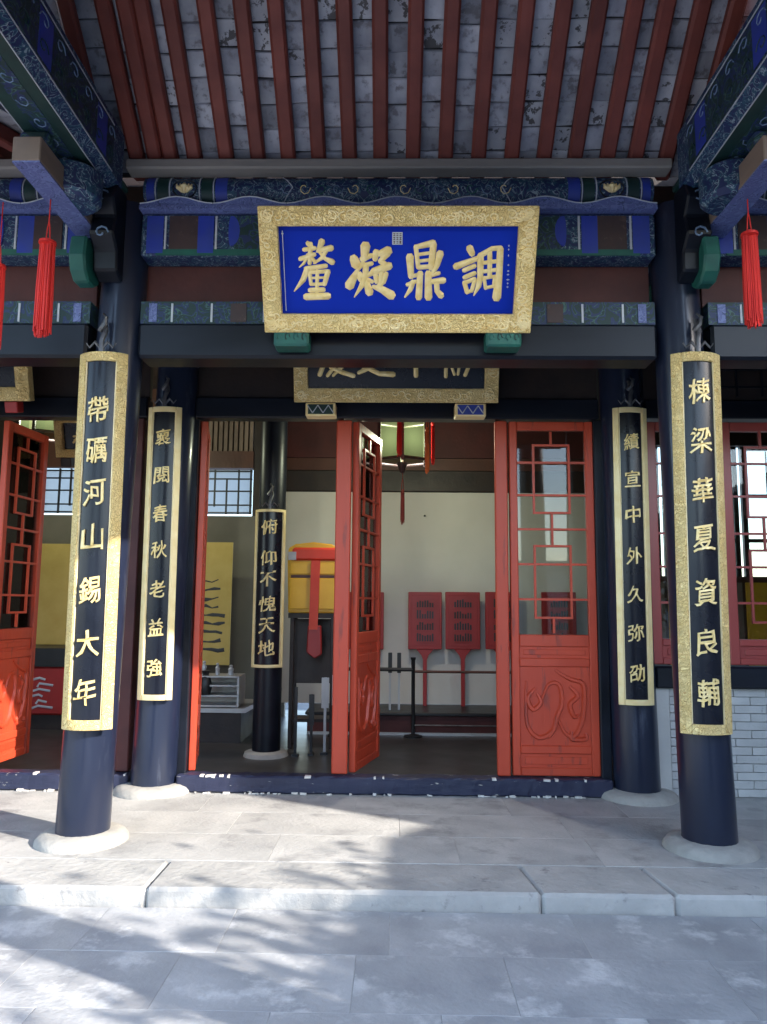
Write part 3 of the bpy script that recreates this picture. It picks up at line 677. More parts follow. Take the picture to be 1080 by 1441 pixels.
# ================================================================== PLAQUES
def stroke(b, pts, rad, y0=-.004, depth=.55):
    P = [Vector((x, y0, z)) for x, z in pts]; out = []; rr = []
    n = len(P); k = 4
    if not hasattr(rad, '__len__'): rad = [rad]*n
    if len(rad) != n: rad = [rad[0]+(rad[-1]-rad[0])*i/(n-1) for i in range(n)]
    for i in range(n-1):
        for q in range(k):
            u = q/k; p1 = P[i]; p2 = P[i+1]
            out.append(p1.lerp(p2, u)); rr.append(rad[i]+(rad[i+1]-rad[i])*u)
    out.append(P[-1]); rr.append(rad[-1])
    # rounded brush ends
    d0 = (out[0]-out[1]).normalized(); d1 = (out[-1]-out[-2]).normalized()
    out = [out[0]+d0*rr[0]*.75]+out+[out[-1]+d1*rr[-1]*.75]; rr = [rr[0]*.55]+rr+[rr[-1]*.55]
    b.tube(out, rr, n=8, flat=((0, 1, 0), depth))
tilt = math.atan2(.35, .613); PH = .706
pq = thing('name_plaque', 'large blue name plaque with four gilt characters in a carved gold frame', 'plaque', (-.003, 4.40, 3.134), (tilt, 0, 0))
MB().box(-.70, .70, -.012, .03, .095, .602).build('blue_panel', 'plaque', pq)
def frame4(par, w, h, fw, m, y0=-.055, y1=.03):
    a = w/2
    for nm, pts in (('frame_bottom', ((-a, 0), (a, 0), (a-fw, fw), (-a+fw, fw))), ('frame_top', ((-a+fw, h-fw), (a-fw, h-fw), (a, h), (-a, h))),
                    ('frame_side', ((-a, 0), (-a+fw, fw), (-a+fw, h-fw), (-a, h))), ('frame_side', ((a-fw, fw), (a, 0), (a, h), (a-fw, h-fw)))):
        q = [(x*.9995, z) for x, z in pts]
        MB().prism(q, y0, y1).build(nm, m, par, bev=.004)
frame4(pq, 1.594, PH, .108, 'gold')
for x0, x1, z0, z1 in ((-.689, .689, .100, .108), (-.689, .689, .598, .606), (-.697, -.689, .1, .606), (.689, .697, .1, .606)):
    MB().box(x0, x1, -.046, -.013, z0, z1).build('inner_fillet', 'palegold', pq)
# carved dragons and scrolls on the frame, real relief
def scrolls(par, w, h, fw, y, n, seed, m='goldp'):
    rnd = random.Random(seed); b = MB(); a = w/2
    for i in range(n):
        side = rnd.random()*(2*w+2*h)
        if side < w: c = (side-a, fw*rnd.uniform(.3, .7))
        elif side < 2*w: c = (side-w-a, h-fw*rnd.uniform(.3, .7))
        elif side < 2*w+h: c = (-a+fw*rnd.uniform(.3, .7), side-2*w)
        else: c = (a-fw*rnd.uniform(.3, .7), side-2*w-h)
        c = (max(-a+.045, min(a-.045, c[0])), max(.04, min(h-.04, c[1])))
        r = rnd.uniform(.016, .036); t0 = rnd.uniform(0, 6.28); sg = rnd.choice((-1, 1)); pts = []
        for k in range(10):
            q = r*(1-k/12); pts.append((c[0]+q*math.cos(t0+sg*k*.6)*1.2, y, c[1]+q*math.sin(t0+sg*k*.6)))
        b.tube(pts, [.0055]*8+[.004, .002], n=5)
    o = b.build('carved_relief', m, par); o['kind'] = 'stuff'
scrolls(pq, 1.594, PH, .108, -.056, 210, 3, 'goldp')
# map photograph coordinates inside the blue field to the board
def pl(px, py):
    v = (py-318.5)/(440.5-318.5); xl = 393+7*v; xr = 728-9*v
    return (-.69+1.38*(px-xl)/(xr-xl), .600-.500*v)
def chars(origin, sc, strokes, rs):
    b = MB()
    for st in strokes:
        *pts, rad = st
        rad = [r*rs for r in (rad if isinstance(rad, tuple) else (rad,))]
        if len(rad) == 1: rad = rad*len(pts)
        stroke(b, [pl(origin[0]+x/sc, origin[1]+y/sc) for x, y in pts], rad, -.014, .45)
    return b.build('gilt_character', 'goldc', pq, smooth=True)
k1 = .00412/6.75*1.35; k2 = .00412/6.0*1.3
chars((410, 320), 6.75, [((165, 145), (215, 195), 16), ((130, 205), (235, 190), 15), ((195, 150), (185, 330), 16), ((95, 290), (230, 248), 16), ((170, 250), (130, 330), (88, 365), (14, 10, 4)), ((190, 265), (240, 320), 13),
    ((300, 132), (280, 180), (255, 225), (25, 18, 8)), ((270, 210), (390, 190), (16, 22)), ((350, 200), (300, 280), (225, 330), (16, 14, 7)), ((265, 215), (330, 285), (400, 318), (8, 14, 22)),
    ((148, 378), (340, 352), 16), ((165, 380), (125, 480), (42, 590), (22, 20, 4)), ((185, 410), (200, 525), 14), ((190, 412), (355, 402), 14), ((358, 405), (325, 525), (20, 16)), ((200, 466), (335, 460), 9), ((205, 525), (325, 520), 12), ((258, 400), (255, 635), 14), ((188, 580), (318, 574), 18), ((152, 642), (362, 634), 25)], k1)
chars((410, 320), 6.75, [((598, 282), (622, 340), (30, 36)), ((560, 535), (600, 460), (645, 375), (36, 26, 10)), ((710, 170), (700, 285), (36, 24)), ((680, 290), (770, 255), (22, 16)), ((690, 325), (640, 395), (16, 9)), ((690, 350), (770, 330), 16), ((650, 462), (775, 420), 18),
    ((715, 350), (710, 450), (670, 545), (606, 645), (22, 22, 18, 4)), ((722, 510), (748, 600), (22, 30)), ((655, 425), (665, 480), 20), ((735, 480), (775, 500), 14),
    ((812, 225), (800, 290), (24, 20)), ((825, 245), (925, 215), (18, 34)), ((915, 235), (850, 310), (28, 16)), ((785, 405), (935, 352), (26, 28)), ((850, 305), (895, 340), 20), ((805, 430), (815, 500), 18), ((862, 370), (850, 555), 18), ((905, 425), (880, 500), (810, 555), (18, 18, 12)), ((785, 545), (870, 575), (955, 628), (14, 26, 34))], k1)
chars((560, 320), 6.0, [((152, 155), (172, 325), 15), ((155, 160), (298, 128), (15, 22)), ((300, 135), (278, 330), (22, 20)), ((165, 222), (290, 205), 11), ((168, 275), (285, 262), 11), ((172, 325), (280, 318), 15),
    ((102, 238), (112, 400), (26, 20)), ((105, 402), (200, 378), (12, 14)), ((188, 372), (175, 575), (20, 23)), ((128, 445), (105, 510), (60, 572), (18, 16, 6)), ((80, 468), (150, 440), 13),
    ((355, 212), (330, 305), (290, 375), (25, 18, 14)), ((255, 372), (256, 575), (22, 26)), ((275, 392), (345, 372), 13), ((280, 443), (382, 432), (16, 22)), ((325, 455), (328, 520), (362, 560), (18, 18, 22))], k2)
chars((560, 320), 6.0, [((600, 168), (622, 215), (24, 20)), ((485, 318), (665, 252), (23, 16)), ((552, 350), (642, 312), 15), ((555, 408), (642, 372), 15), ((555, 448), (578, 532), 15), ((560, 452), (640, 418), 14), ((642, 425), (615, 520), 13), ((580, 530), (612, 518), 12),
    ((690, 228), (688, 400), (672, 480), (632, 558), (22, 20, 18, 4)), ((690, 228), (790, 172), (860, 168), (18, 16, 16)), ((856, 175), (845, 380), (822, 575), (22, 22, 30)), ((700, 290), (845, 272), 13), ((700, 360), (840, 342), 13), ((768, 205), (766, 400), 16), ((718, 408), (732, 498), 12), ((720, 412), (812, 398), 11), ((808, 402), (798, 485), 12), ((738, 492), (795, 480), 11)], k2)
# seal and inscriptions
a = pl(552.5, 343.5); b_ = pl(567, 327)
sl_ = MB().box(a[0], b_[0], -.017, -.0125, a[1], b_[1]).build('white_seal', 'white', pq)
b = MB(); rnd = random.Random(5)
for i in range(3):
    for j in range(3):
        cx_ = a[0]+(b_[0]-a[0])*(.2+.3*i); cz_ = a[1]+(b_[1]-a[1])*(.2+.3*j)
        for k in range(2): b.box(cx_-.006, cx_+.006, -.019, -.0172, cz_+.005*(k*2-1)-.0018, cz_+.005*(k*2-1)+.0018)
        b.box(cx_-.0018+rnd.uniform(-.003, .003), cx_+.0018, -.0194, -.0192, cz_-.008, cz_+.008)
b.build('seal_carving', 'brown', sl_)
b = MB(); x_, z1 = pl(399, 325); _, z0 = pl(400, 435); b.box(x_-.0022, x_+.0022, -.0145, -.0125, z0, z1); b.box(x_-.006, x_+.006, -.0148, -.0126, z1-.02, z1-.012)
b.build('inscription_line', 'white', pq)
b = MB()
for k, yy in enumerate((345, 350, 358, 371, 379, 384, 391, 396, 401)):
    x_, z_ = pl(714.5-k*.3, yy); w_ = (.004, .004, .003, .005, .006, .007, .009, .005, .006)[k]
    b.box(x_-w_, x_+w_, -.0145, -.0125, z_-.002, z_+.002); b.box(x_-.0015, x_+.0015, -.0149, -.0127, z_-.006, z_+.006)
b.build('inscription_line', 'white', pq)
for x0, x1, s in ((-.747, -.536, 'left'), (.53, .742, 'right')):
    t = thing('plaque_bracket', 'green carved block holding up the '+s+' end of the blue plaque', 'bracket', ((x0+x1)/2, 4.43, 3.03), group='green plaque blocks'); w = (x1-x0)/2
    MB().box(-w, w, -.07, .068, 0, .105).build('block', 'green', t, bev=.012)
    for k in range(4):
        q = MB(); c = -w+.03+k*.05; q.tube([(c+.018*math.cos(a_)*(1-a_/8), -.072, .052+.032*math.sin(a_)*(1-a_/8)) for a_ in [i*.8 for i in range(7)]], .004, n=5); q.build('carved_curl', 'dgreen' if k % 2 else 'green', t)
# lower plaque
tilt2 = R_(17); H2 = .60; W2 = 1.545
pq2 = thing('black_plaque', 'black plaque with a gold frame half hidden behind the beam', 'plaque', (-.01, 5.60, 3.02), (tilt2, 0, 0))
MB().box(-.68, .68, -.01, .03, .09, H2-.09).build('black_panel', 'board', pq2)
frame4(pq2, W2, H2, .105, 'gold', -.05, .03)
for x0, x1, z0, z1 in ((-.672, .672, .098, .106), (-.676, -.668, .107, .49), (.668, .676, .107, .49)):
    MB().box(x0, x1, -.045, -.011, z0, z1).build('inner_fillet', 'palegold', pq2)
scrolls(pq2, W2, H2, .105, -.051, 110, 8, 'goldp')
def p2(px, py): return ((px-559)/288*1.545, .10+(547-py)/185.*1.02)
for lst in ([((451, 528), (456, 516), 5), ((462, 529), (476, 512), 4), ((466, 518), (482, 524), (499, 529), (3, 5, 5)), ((487, 512), (470, 529), (5, 3)), ((478, 490), (470, 512), 4), ((458, 500), (500, 495), 4), ((479, 480), (479, 500), 4)],
            [((506, 525), (520, 519), (535, 526), (555, 527), (4, 5, 5, 6)), ((530, 500), (510, 524), 4), ((510, 500), (545, 497), 4), ((528, 480), (530, 492), 5)],
            [((586, 480), (587, 529), 5), ((570, 494), (604, 492), 4), ((570, 494), (572, 510), 4), ((604, 492), (602, 510), 4), ((571, 511), (603, 510), 4)],
            [((629, 512), (629, 530), 4), ((636, 514), (641, 527), 3), ((648, 513), (646, 527), 3), ((662, 513), (656, 528), 4), ((628, 513), (664, 512), 3), ((646, 480), (646, 505), 4), ((632, 495), (660, 493), 4)]):
    b = MB()
    for st in lst:
        *pts, rad = st; rad = [r*.0036 for r in (rad if isinstance(rad, tuple) else (rad,)*len(pts))]
        stroke(b, [p2(x, y) for x, y in pts], rad, -.012, .4)
    b.build('gilt_character', 'goldc', pq2, smooth=True)
for x0, x1, s in ((-.70, -.47, 'left'), (.44, .675, 'right')):
    t = thing('plaque_bracket', 'small blue and white carved block under the '+s+' end of the black plaque', 'bracket', ((x0+x1)/2, 5.66, 2.915), group='blue plaque blocks'); w = (x1-x0)/2
    MB().box(-w, w, -.06, .06, 0, .10).build('block', 'goldp', t, bev=.006)
    MB().box(-w+.02, w-.02, -.064, -.058, .012, .088).build('blue_field', 'blue' if s == 'right' else 'dgreen', t)
    for k in range(5):
        q = MB(); c = -w+.035+k*.04; q.tube([(c-.02, -.066, .02), (c, -.067, .05), (c+.02, -.066, .08)] if k % 2 else [(c-.02, -.068, .08), (c, -.069, .05), (c+.02, -.068, .02)], .004, n=4); q.build('white_interlace', 'white', t)

# plaques of the left bay
for nm, x, y, z, w, h, fw, lab in (('black_plaque', -3.45, 5.60, 3.02, 1.30, .58, .105, 'gold framed plaque over the left bay doorway cut by the picture edge'), ('black_plaque', (at(80, 643, 7.0).x+at(190, 643, 7.0).x)/2, 7.0, at(85, 643, 7.0).z, .72, .40, .075, 'small black plaque with gold frame hanging inside the left bay')):
    q = thing(nm, lab, 'plaque', (x, y, z), (tilt2, 0, 0))
    MB().box(-w/2+fw*.8, w/2-fw*.8, -.01, .03, fw*.8, h-fw*.8).build('black_panel', 'board', q)
    frame4(q, w, h, fw, 'gold', -.05, .03); scrolls(q, w, h, fw, -.052, 90, 12, 'gold')
    for s in (-1, 1): MB().box(s*w*.38-.05, s*w*.38+.05, -.04, .06, -.09, -.004).build('bracket', 'redlac' if y < 6 else 'darkwood', q, bev=.006)
    for c in (-.22, .22):
        b = MB()
        for st in (((-.06, .42), (.06, .44)), ((0, .52), (0, .30)), ((0, .40), (-.07, .28)), ((0, .40), (.07, .28)), ((-.05, .34), (.05, .35))):
            stroke(b, [(c*w+px*w*.8, pz*h*1.05+.02) for px, pz in st], .010, -.012, .4)
        b.build('gilt_character', 'goldc', q, smooth=True)

# ================================================================== TASSELS
def tassel(label, x, y, ztop, zbot, r, cord, m='tassel', group='red silk tassels'):
    t = thing('silk_tassel', label, 'tassel', (x, y, zbot), group=group)
    h = ztop-zbot; rnd = random.Random(int(x*100)); b = MB()
    for k in range(120):
        a = rnd.uniform(0, 6.28); q = r*math.sqrt(rnd.random()); l = rnd.uniform(-.02, .03)
        top = Vector((q*.85*math.cos(a), q*.5*math.sin(a), h)); bot = Vector((q*math.cos(a), q*.7*math.sin(a), l if q < r*.8 else l+.02))
        b.tube([top, top.lerp(bot, .5)+Vector((rnd.uniform(-.002, .002), 0, 0)), bot], [r*.085, r*.10, r*.07], n=5)
    b.build('silk_strands', m, t, smooth=True)
    MB().lathe([(r*.3, h-.01), (r*.92, h), (r*.9, h+.015), (r*.4, h+.025), (.008, h+.035)], 14).build('cap', m, t, smooth=True)
    MB().tube([(-.012, 0, h+.02), (-.006, 0, h+.10), (0, 0, h+.14), (0, 0, h+.14+cord)], .0035, n=5).tube([(.012, 0, h+.02), (.006, 0, h+.10), (0, 0, h+.139)], .0035, n=5).build('cord', m, t)
    return t
tassel('red silk tassel hanging from the left side beam', at(63, 410, 4.0).x, 4.0, 3.49, 2.96, .052, .13)
tassel('red silk tassel cut by the left edge of the picture', at(-2, 410, 4.0).x-.01, 4.0, 3.35, 2.88, .045, .25)
tassel('red silk tassel hanging from the right side beam', at(1058, 390, 4.0).x, 4.0, 3.54, 3.03, .050, .08)
# ================================================================== HALL INTERIOR
t = thing('screen_wall', 'white painted wall behind the middle doorway with dark timber above', 'wall', (0, 9.0, .1))
MB().box(-1.36, 2.35, 0, .12, .24, 2.735).build('white_face', 'plaster', t)
MB().box(-1.36, 2.35, -.03, .14, 2.74, 3.0).build('dark_rail', 'darkwood', t, bev=.01)
MB().box(-1.36, 2.35, .0, .12, 3.005, 3.15).build('brown_board', 'brown', t)
MB().box(-1.36, 2.35, -.02, .14, 3.155, 4.17).build('upper_board', 'darkred', t)
MB().lathe([(.012, 0), (.012, .02)], 10).build('wall_peg', 'black', t, ).location = (at(598, 727, 8.99).x, -.01, at(598, 727, 8.99).z-.1)
t = thing('bench_platform', 'low dark platform with a maroon front along the white wall', 'platform', (.3, 8.65, .1))
MB().box(-1.25, 2.0, -.33, .34, .03, .2).build('front', 'darkred', t)
MB().box(-1.27, 2.02, -.36, .345, .205, .24).build('top', 'black', t, bev=.008)
MB().box(-1.25, 2.0, -.345, .3, 0, .028).build('base', 'steel', t)
# red display boards
for i, (px0, px1, lab) in enumerate(((575, 622, 'red display board on a post left of the next board, fully in view'), (627, 676, 'red display board on a post beside the narrow gap near the door post'), (683, 730, 'red display board half hidden behind the slim red door post'), (492, 540, 'red display board partly behind the open door leaf in the middle'), (762, 812, 'red display board seen through the glass of the closed door leaf'))):
    a = at(px0, 833, 8.85); c = at(px1, 914, 8.85); w = (c.x-a.x)/2; h = a.z-c.z
    t = thing('display_board', lab, 'display board', ((a.x+c.x)/2, 8.85, .34), group='red display boards on posts')
    zb = c.z-.34
    MB().box(-w, w, -.02, .02, zb, zb+h).build('panel', 'redlac', t, bev=.006)
    MB().box(-w+.03, w-.03, -.024, -.018, zb+.04, zb+h-.04).build('inset', 'redlac', t, bev=.003)
    for r in range(4):
        z0 = zb+.08+r*(h-.14)/4
        tr = MB().box(-w*.5, w*.5, -.034, -.025, z0, z0+.012).build('shelf', 'redlac', t)
        rnd = random.Random(i*10+r); b = MB()
        for k in range(7):
            x = -w*.45+w*.9*k/6; hh = rnd.uniform(.05, .10); b.box(x-.009, x+.009, -.036, -.0255, z0+.013, z0+.013+hh)
        b.build('hanging_item', 'darkwood' if (r+i) % 2 else 'black', t)
    b = MB(); b.prism([(-.10, zb), (.10, zb), (.04, zb-.07), (.022, zb-.12), (.022, 0), (-.022, 0), (-.022, zb-.12), (-.04, zb-.07)], -.012, .012); b.build('post', 'redlac', t, bev=.003)
t = thing('barrier_rail', 'dark red rail on black stanchions in front of the display boards', 'barrier', (0, 8.22, .1))
for x, h in ((.19, .80), (-.62, .78), (1.5, .8)):
    MB().lathe([(.10, 0), (.10, .012), (.02, .03), (.02, h), (.028, h+.01), (.028, h+.03)], 14, (x, 0)).build('stanchion', 'black', t, smooth=True)
MB().tube([(.19, 0, .68), (1.5, 0, .68)], .014, n=8).build('rail', 'brown', t)
MB().tube([(.19, 0, .12), (1.5, 0, .12), ], .008, n=6).build('lower_rail', 'iron', t)
MB().tube([(-.62, 0, .70), (.19, 0, .70)], .02, n=8).build('rail', 'black', t)
for k, x in enumerate((-.06, .04)):
    q = thing('display_weapon', ('slender black and white staff standing left of its twin', 'slender black and white staff standing right of its twin')[k], 'staff', (x, 8.5, .34), group='pair of standing staffs')
    MB().box(-.012, .012, -.012, .012, 0, .55).build('shaft', 'steel', q)
    MB().box(-.022, .022, -.02, .02, .40, .62).build('head', 'black', q, bev=.004)
    MB().box(-.02, .02, -.024, -.0205, .44, .455).build('band', 'steel', q)
# interior column with its couplet board
def icol(x, y, r, lab, m='navy'):
    t = thing('interior_column', lab, 'column', (x, y, .1), group='columns inside the hall')
    MB().lathe([(r, .05), (r*.96, 4.15)], 28).build('shaft', m, t, smooth=True)
    MB().lathe([(r*1.6, 0), (r*1.5, .035), (r*1.2, .05), (r*.9, .05)], 28).build('base', 'plinth' if m == 'navy' else 'brown', t, smooth=True)
icol(-1.19, 7.15, .13, 'black interior column carrying a small couplet board')
icol(-1.50, 8.75, .11, 'reddish brown interior column behind the small couplet board', 'brown')
icol(2.0, 7.15, .13, 'black interior column seen through the closed door leaf')
couplet('small couplet board on the black column inside the hall', -1.19, 7.15, .145, R_(60), .905, 2.37, .028, '俯仰不愧天地',
        zp(380, (741, 785, 815, 850, 880, 912), 7.0), .14, .14, 0, 'goldp', seed=7, group='gilt framed couplet boards')
# yellow lacquered cabinet with red sash on a dark stand
t = thing('yellow_cabinet', 'yellow lacquered cabinet tied with a wide red sash on a dark stand', 'cabinet', (-.82, 7.62, .1))
b = MB(); z0 = 1.30
b.prism([(-.24, z0), (.24, z0), (.26, z0+.55), (.25, z0+.64), (.18, z0+.68), (0, z0+.70), (-.18, z0+.68), (-.25, z0+.64), (-.26, z0+.55)], -.16, .16); b.build('body', 'yellow', t, bev=.01)
for x0, x1, za, zb in ((-.23, -.02, .04, .34), (.06, .23, .04, .34), (-.23, -.02, .38, .50), (.06, .23, .38, .50)):
    MB().box(x0, x1, -.172, -.161, z0+za, z0+zb).build('panel', 'yellow', t, bev=.005)
MB().box(-.22, .22, -.168, -.162, z0+.345, z0+.372).build('dark_groove', 'brown', t)
MB().box(-.21, .27, -.185, .17, z0+.515, z0+.645).build('sash_band', 'redsash', t, bev=.02)
b = MB(); b.prism([(-.02, z0+.515), (.07, z0+.515), (.055, z0-.16), (-.03, z0-.16)], -.192, -.178); b.build('sash_tail', 'redsash', t)
b = MB(); b.prism([(-.04, z0-.12), (.09, z0-.12), (.10, z0-.40), (.03, z0-.44), (-.05, z0-.38)], -.186, -.15); b.build('sash_bow', 'redlac', t, bev=.01)
MB().box(-.25, -.17, -.19, -.165, z0+.52, z0+.60).build('white_tag', 'white', t)
for x in (-.20, .20):
    for yy in (-.12, .12): MB().box(x-.02, x+.02, yy-.02, yy+.02, 0, z0).build('leg', 'darkwood', t, bev=.004)
MB().box(-.24, .24, -.15, .15, z0-.05, z0-.002).build('stand_top', 'darkwood', t)
MB().box(-.22, .22, -.13, .13, .25, .28).build('stretcher', 'darkwood', t)
MB().box(-.18, .18, .08, .10, .6, z0-.06).build('back_panel', 'darkwood', t)
for k, (x, w, h) in enumerate(((-.92, .03, .62), (-.78, .025, .55), (-.66, .035, .70), (-.56, .04, .72))):
    q = thing('sign_stand', ('thin dark stand leftmost under the yellow cabinet', 'second thin dark stand under the yellow cabinet', 'pale upright stand in front of the yellow cabinet', 'dark stand with a white card at the right below the yellow cabinet')[k], 'stand', (x, 7.15+.05*k, .1))
    MB().box(-w, w, -.05, .05, 0, .02).build('foot', 'black', q)
    MB().box(-.012, .012, -.01, .01, .02, h).build('post', 'steel' if k == 2 else 'black', q)
    if k >= 1: MB().box(-w, w, -.018, -.0105, h-.28, h).build('card', 'steel' if k != 1 else 'black', q)
# display case and table on the left
t = thing('display_table', 'low dark table with a pale slanting top by the left column', 'table', (-1.95, 8.0, .1))
b = MB(); b.prism([(-.75, .3), (.45, .3), (.70, .44), (.70, .47), (.43, .34), (-.75, .34)], -.3, .5); b.build('slanted_top', 'steel', t)
MB().box(-.70, .40, -.25, .45, .0, .298).build('base', 'darkwood', t)
t = thing('display_case', 'white metal display case with shelves seen behind the left door leaf', 'display case', (-2.0, 7.9, .45))
for z in (0, .10, .20, .29): MB().box(-.5, .42, -.16, .16, z, z+.016).build('shelf', 'steel', t, bev=.003)
MB().box(-.5, .42, .14, .16, .017, .289).build('back', 'plaster', t)
for x in (-.5, .40): MB().box(x, x+.02, -.155, .135, .017, .289).build('side', 'steel', t)
for x, z, r, h, nm in ((-1.98, .757, .03, .14, 'small white figure standing left on the display case'), (-1.70, .757, .035, .10, 'small pale cup standing right on the display case'), (-1.84, .757, .028, .12, 'small white figure in the middle of the display case')):
    q = MB().lathe([(r, 0), (r*.7, h*.3), (r*.9, h*.55), (r*.4, h*.75), (r*.6, h*.9), (r*.2, h)], 14).build('figurine', 'steel', smooth=True); q.location = (x, 7.9, z); tag(q, nm, 'figurine', 'small figures on the case')
q = MB().lathe([(.05, 0), (.07, .08), (.05, .17), (.03, .2), (.045, .24)], 16).build('dark_vase', 'black', smooth=True); q.location = (-1.93, 7.78, .567); tag(q, 'dark vase inside the open display case', 'vase')
# painting on yellow silk
def painting(x0, x1, z0, z1, y, lab, seed, ink=True):
    t = thing('silk_painting', lab, 'painting', ((x0+x1)/2, y, z0)); w = (x1-x0)/2; h = z1-z0
    MB().box(-w, w, -.012, .012, 0, h).build('silk', 'yellowsilk', t)
    rnd = random.Random(seed)
    for k in range(9 if ink else 0):
        z = h*(.12+.07*k) if ink else h*.06*k+.05; b = MB(); xs_ = -w*.85+rnd.uniform(0, .3)*w
        pts = [(xs_+w*1.4*i/7, -.013, z+rnd.uniform(-.02, .02)) for i in range(8)]
        b.tube(pts, [rnd.uniform(.006, .024) for _ in pts], n=6, flat=((0, 1, 0), .12)); b.build('ink_band', 'black', t)
painting(-2.7, -1.95, .77, 2.21, 8.95, 'yellow silk painting with ink bands seen right of the left door leaf', 2)
painting(-4.9, -3.55, .98, 2.19, 9.1, 'large yellow silk screen behind the left bay doorway', 4, False)
q = MB().prism([(-.10, 0), (.10, 0), (.06, .12), (.09, .28), (.04, .36), (-.05, .34), (-.12, .2)], -.05, .05).build('ink_jar', 'black', bev=.015); q.location = (-3.55, 8.45, .985); tag(q, 'dark jar standing on the red cloth table right of the yellow screen', 'jar')
t = thing('red_table', 'table under a bright red cloth with a black top in the left bay', 'table', (-4.1, 8.6, .1))
MB().box(-.85, .78, -.25, .35, .68, .88).build('black_top', 'black', t)
b = MB(); b.box(-.84, .77, -.24, .34, .16, .678); b.build('red_cloth', 'redlac', t, bev=.02)
MB().box(-.8, .7, -.2, .3, 0, .158).build('base', 'darkwood', t)
for k in range(6):
    MB().tube([(.1+.08*math.sin(k*2.), -.244, .22+.06*k), (.2, -.246, .26+.06*k), (.3+.06*math.cos(k*1.7), -.244, .24+.06*k)], .012, n=6, flat=((0, 1, 0), .2)).build('white_motif', 'white', t)
# rear wall with windows
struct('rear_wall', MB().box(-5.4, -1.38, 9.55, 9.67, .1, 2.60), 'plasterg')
t = thing('rear_wall_upper', 'dark timber band above the grey rear wall', 'wall', (0, 9.6, 3.1))
MB().box(-5.4, -4.6, -.05, .07, -.5, 1.17).build('board', 'darkwood', t)
MB().box(-3.75, -2.75, -.05, .07, -.5, 1.17).build('board', 'brown', t)
MB().box(-1.85, -1.38, -.05, .07, -.5, 1.17).build('board', 'darkwood', t)
MB().box(-4.6, -3.75, -.05, .07, .12, 1.17).build('board', 'brown', t)
MB().box(-2.75, -1.85, -.07, .09, .12, .34).build('beam', 'brown', t)
MB().box(-2.74, -1.86, .05, .06, .35, 1.17).build('sky_block_board', 'plasterg', t)  # board added behind the slats to shut out the bright sky
for k in range(13): MB().box(-2.72+.067*k, -2.675+.067*k, -.02, .04, .35, 1.17).build('slat', 'tan', t)
for x0, x1, lab in ((-4.59, -3.76, 'paper lattice window high in the rear wall of the left bay'), (-2.74, -1.86, 'paper lattice window high in the rear wall behind the doorway')):
    t = thing('lattice_window', lab, 'window', ((x0+x1)/2, 9.58, 2.62)); w = (x1-x0)/2
    MB().box(-w, w, -.004, .004, 0, .58).build('paper_pane', 'paper', t)
    for x in (-w+.02, -w*.45, -w*.1, w*.25, w*.6, w-.02): MB().box(x-.01, x+.01, -.03, -.005, .0 if x != -w*.1 else .1, .58 if x != w*.25 else .46).build('lattice_bar', 'black', t)
    for z in (.02, .12, .30, .46, .56): MB().box(-w, w, -.028, -.0065, z-.009, z+.009).build('lattice_bar', 'black', t)
struct('rear_wall_right', MB().box(2.36, 5.4, 9.55, 9.67, .1, 1.75), 'plasterg')
tag(MB().box(2.36, 5.4, 9.53, 9.69, 3.55, 4.27).build('rear_lintel', 'darkwood'), 'dark lintel over the rear windows of the right bay', 'beam')
for x0, x1, lab in ((2.4, 3.35, 'rear lattice window nearest the white wall in the right bay'), (3.4, 4.35, 'rear lattice window in the middle of the right bay'), (4.4, 5.35, 'rear lattice window at the far end of the right bay')):
    t = thing('rear_window', lab, 'window', ((x0+x1)/2, 9.6, 1.76)); w = (x1-x0)/2
    for a, b_ in ((-w, -w+.06), (w-.06, w)): MB().box(a, b_, -.03, .03, 0, 1.78).build('stile', 'darkwood', t)
    for z in (0, .55, 1.12, 1.73): MB().box(-w+.061, w-.061, -.02, .02, z, z+.045).build('rail', 'darkwood', t)
    for x in (-w*.3, w*.3): MB().box(x-.01, x+.01, -.015, -.003, .046, 1.72).build('lattice_bar', 'darkwood', t)
    MB().box(-w+.061, w-.061, .0, .004, .046, 1.729).build('glass_pane', 'glass', t)
t = thing('bookcase', 'brown and yellow cabinet inside the right bay', 'cabinet', (3.6, 8.9, .1))
MB().box(-.9, .9, 0, .4, 0, 1.75).build('carcass', 'brown', t)
for k in range(4):
    MB().box(-.88+.45*k, -.47+.45*k, -.03, -.002, .7, 1.68).build('door_panel', 'yellow' if k % 2 else 'tan', t, bev=.006); MB().box(-.88+.45*k, -.47+.45*k, -.03, -.002, .06, .62).build('door_panel', 'brown', t, bev=.006)
# palace lantern inside
t = thing('palace_lantern', 'dark wooden palace lantern with painted glass and tassels hanging inside the doorway', 'lantern', (.05, 7.0, 2.80))
hx = [(.25*math.cos(R_(60*k+30)), .25*math.sin(R_(60*k+30))) for k in range(6)]
for k in range(6):
    x, y_ = hx[k]; x2, y2 = hx[(k+1) % 6]
    MB().box(x-.014, x+.014, y_-.014, y_+.014, 0, .46).build('post', 'darkwood', t)
    for z in (.03, .42): MB().tube([(x, y_, z), (x2, y2, z)], .014, n=6).build('rail', 'darkwood', t)
    b = MB(); b.hexa([(x*.93, y_*.93, .05), (x2*.93, y2*.93, .05), (x2*.95, y2*.95, .05), (x*.95, y_*.95, .05), (x*.93, y_*.93, .41), (x2*.93, y2*.93, .41), (x2*.95, y2*.95, .41), (x*.95, y_*.95, .41)]); b.build('glass_panel', 'lglass', t)
    MB().tube([(x, y_, .44), (x*1.35, y_*1.35, .52), (x*1.5, y_*1.5, .49)], [.014, .012, .008], n=6).build('crown_arm', 'darkwood', t)
MB().tube([(0, 0, .46), (0, 0, 1.5)], .006, n=5).build('chain', 'iron', t)
MB().lathe([(.05, .0), (.05, .02), (.02, -.08)], 12).build('bottom_cap', 'darkwood', t)
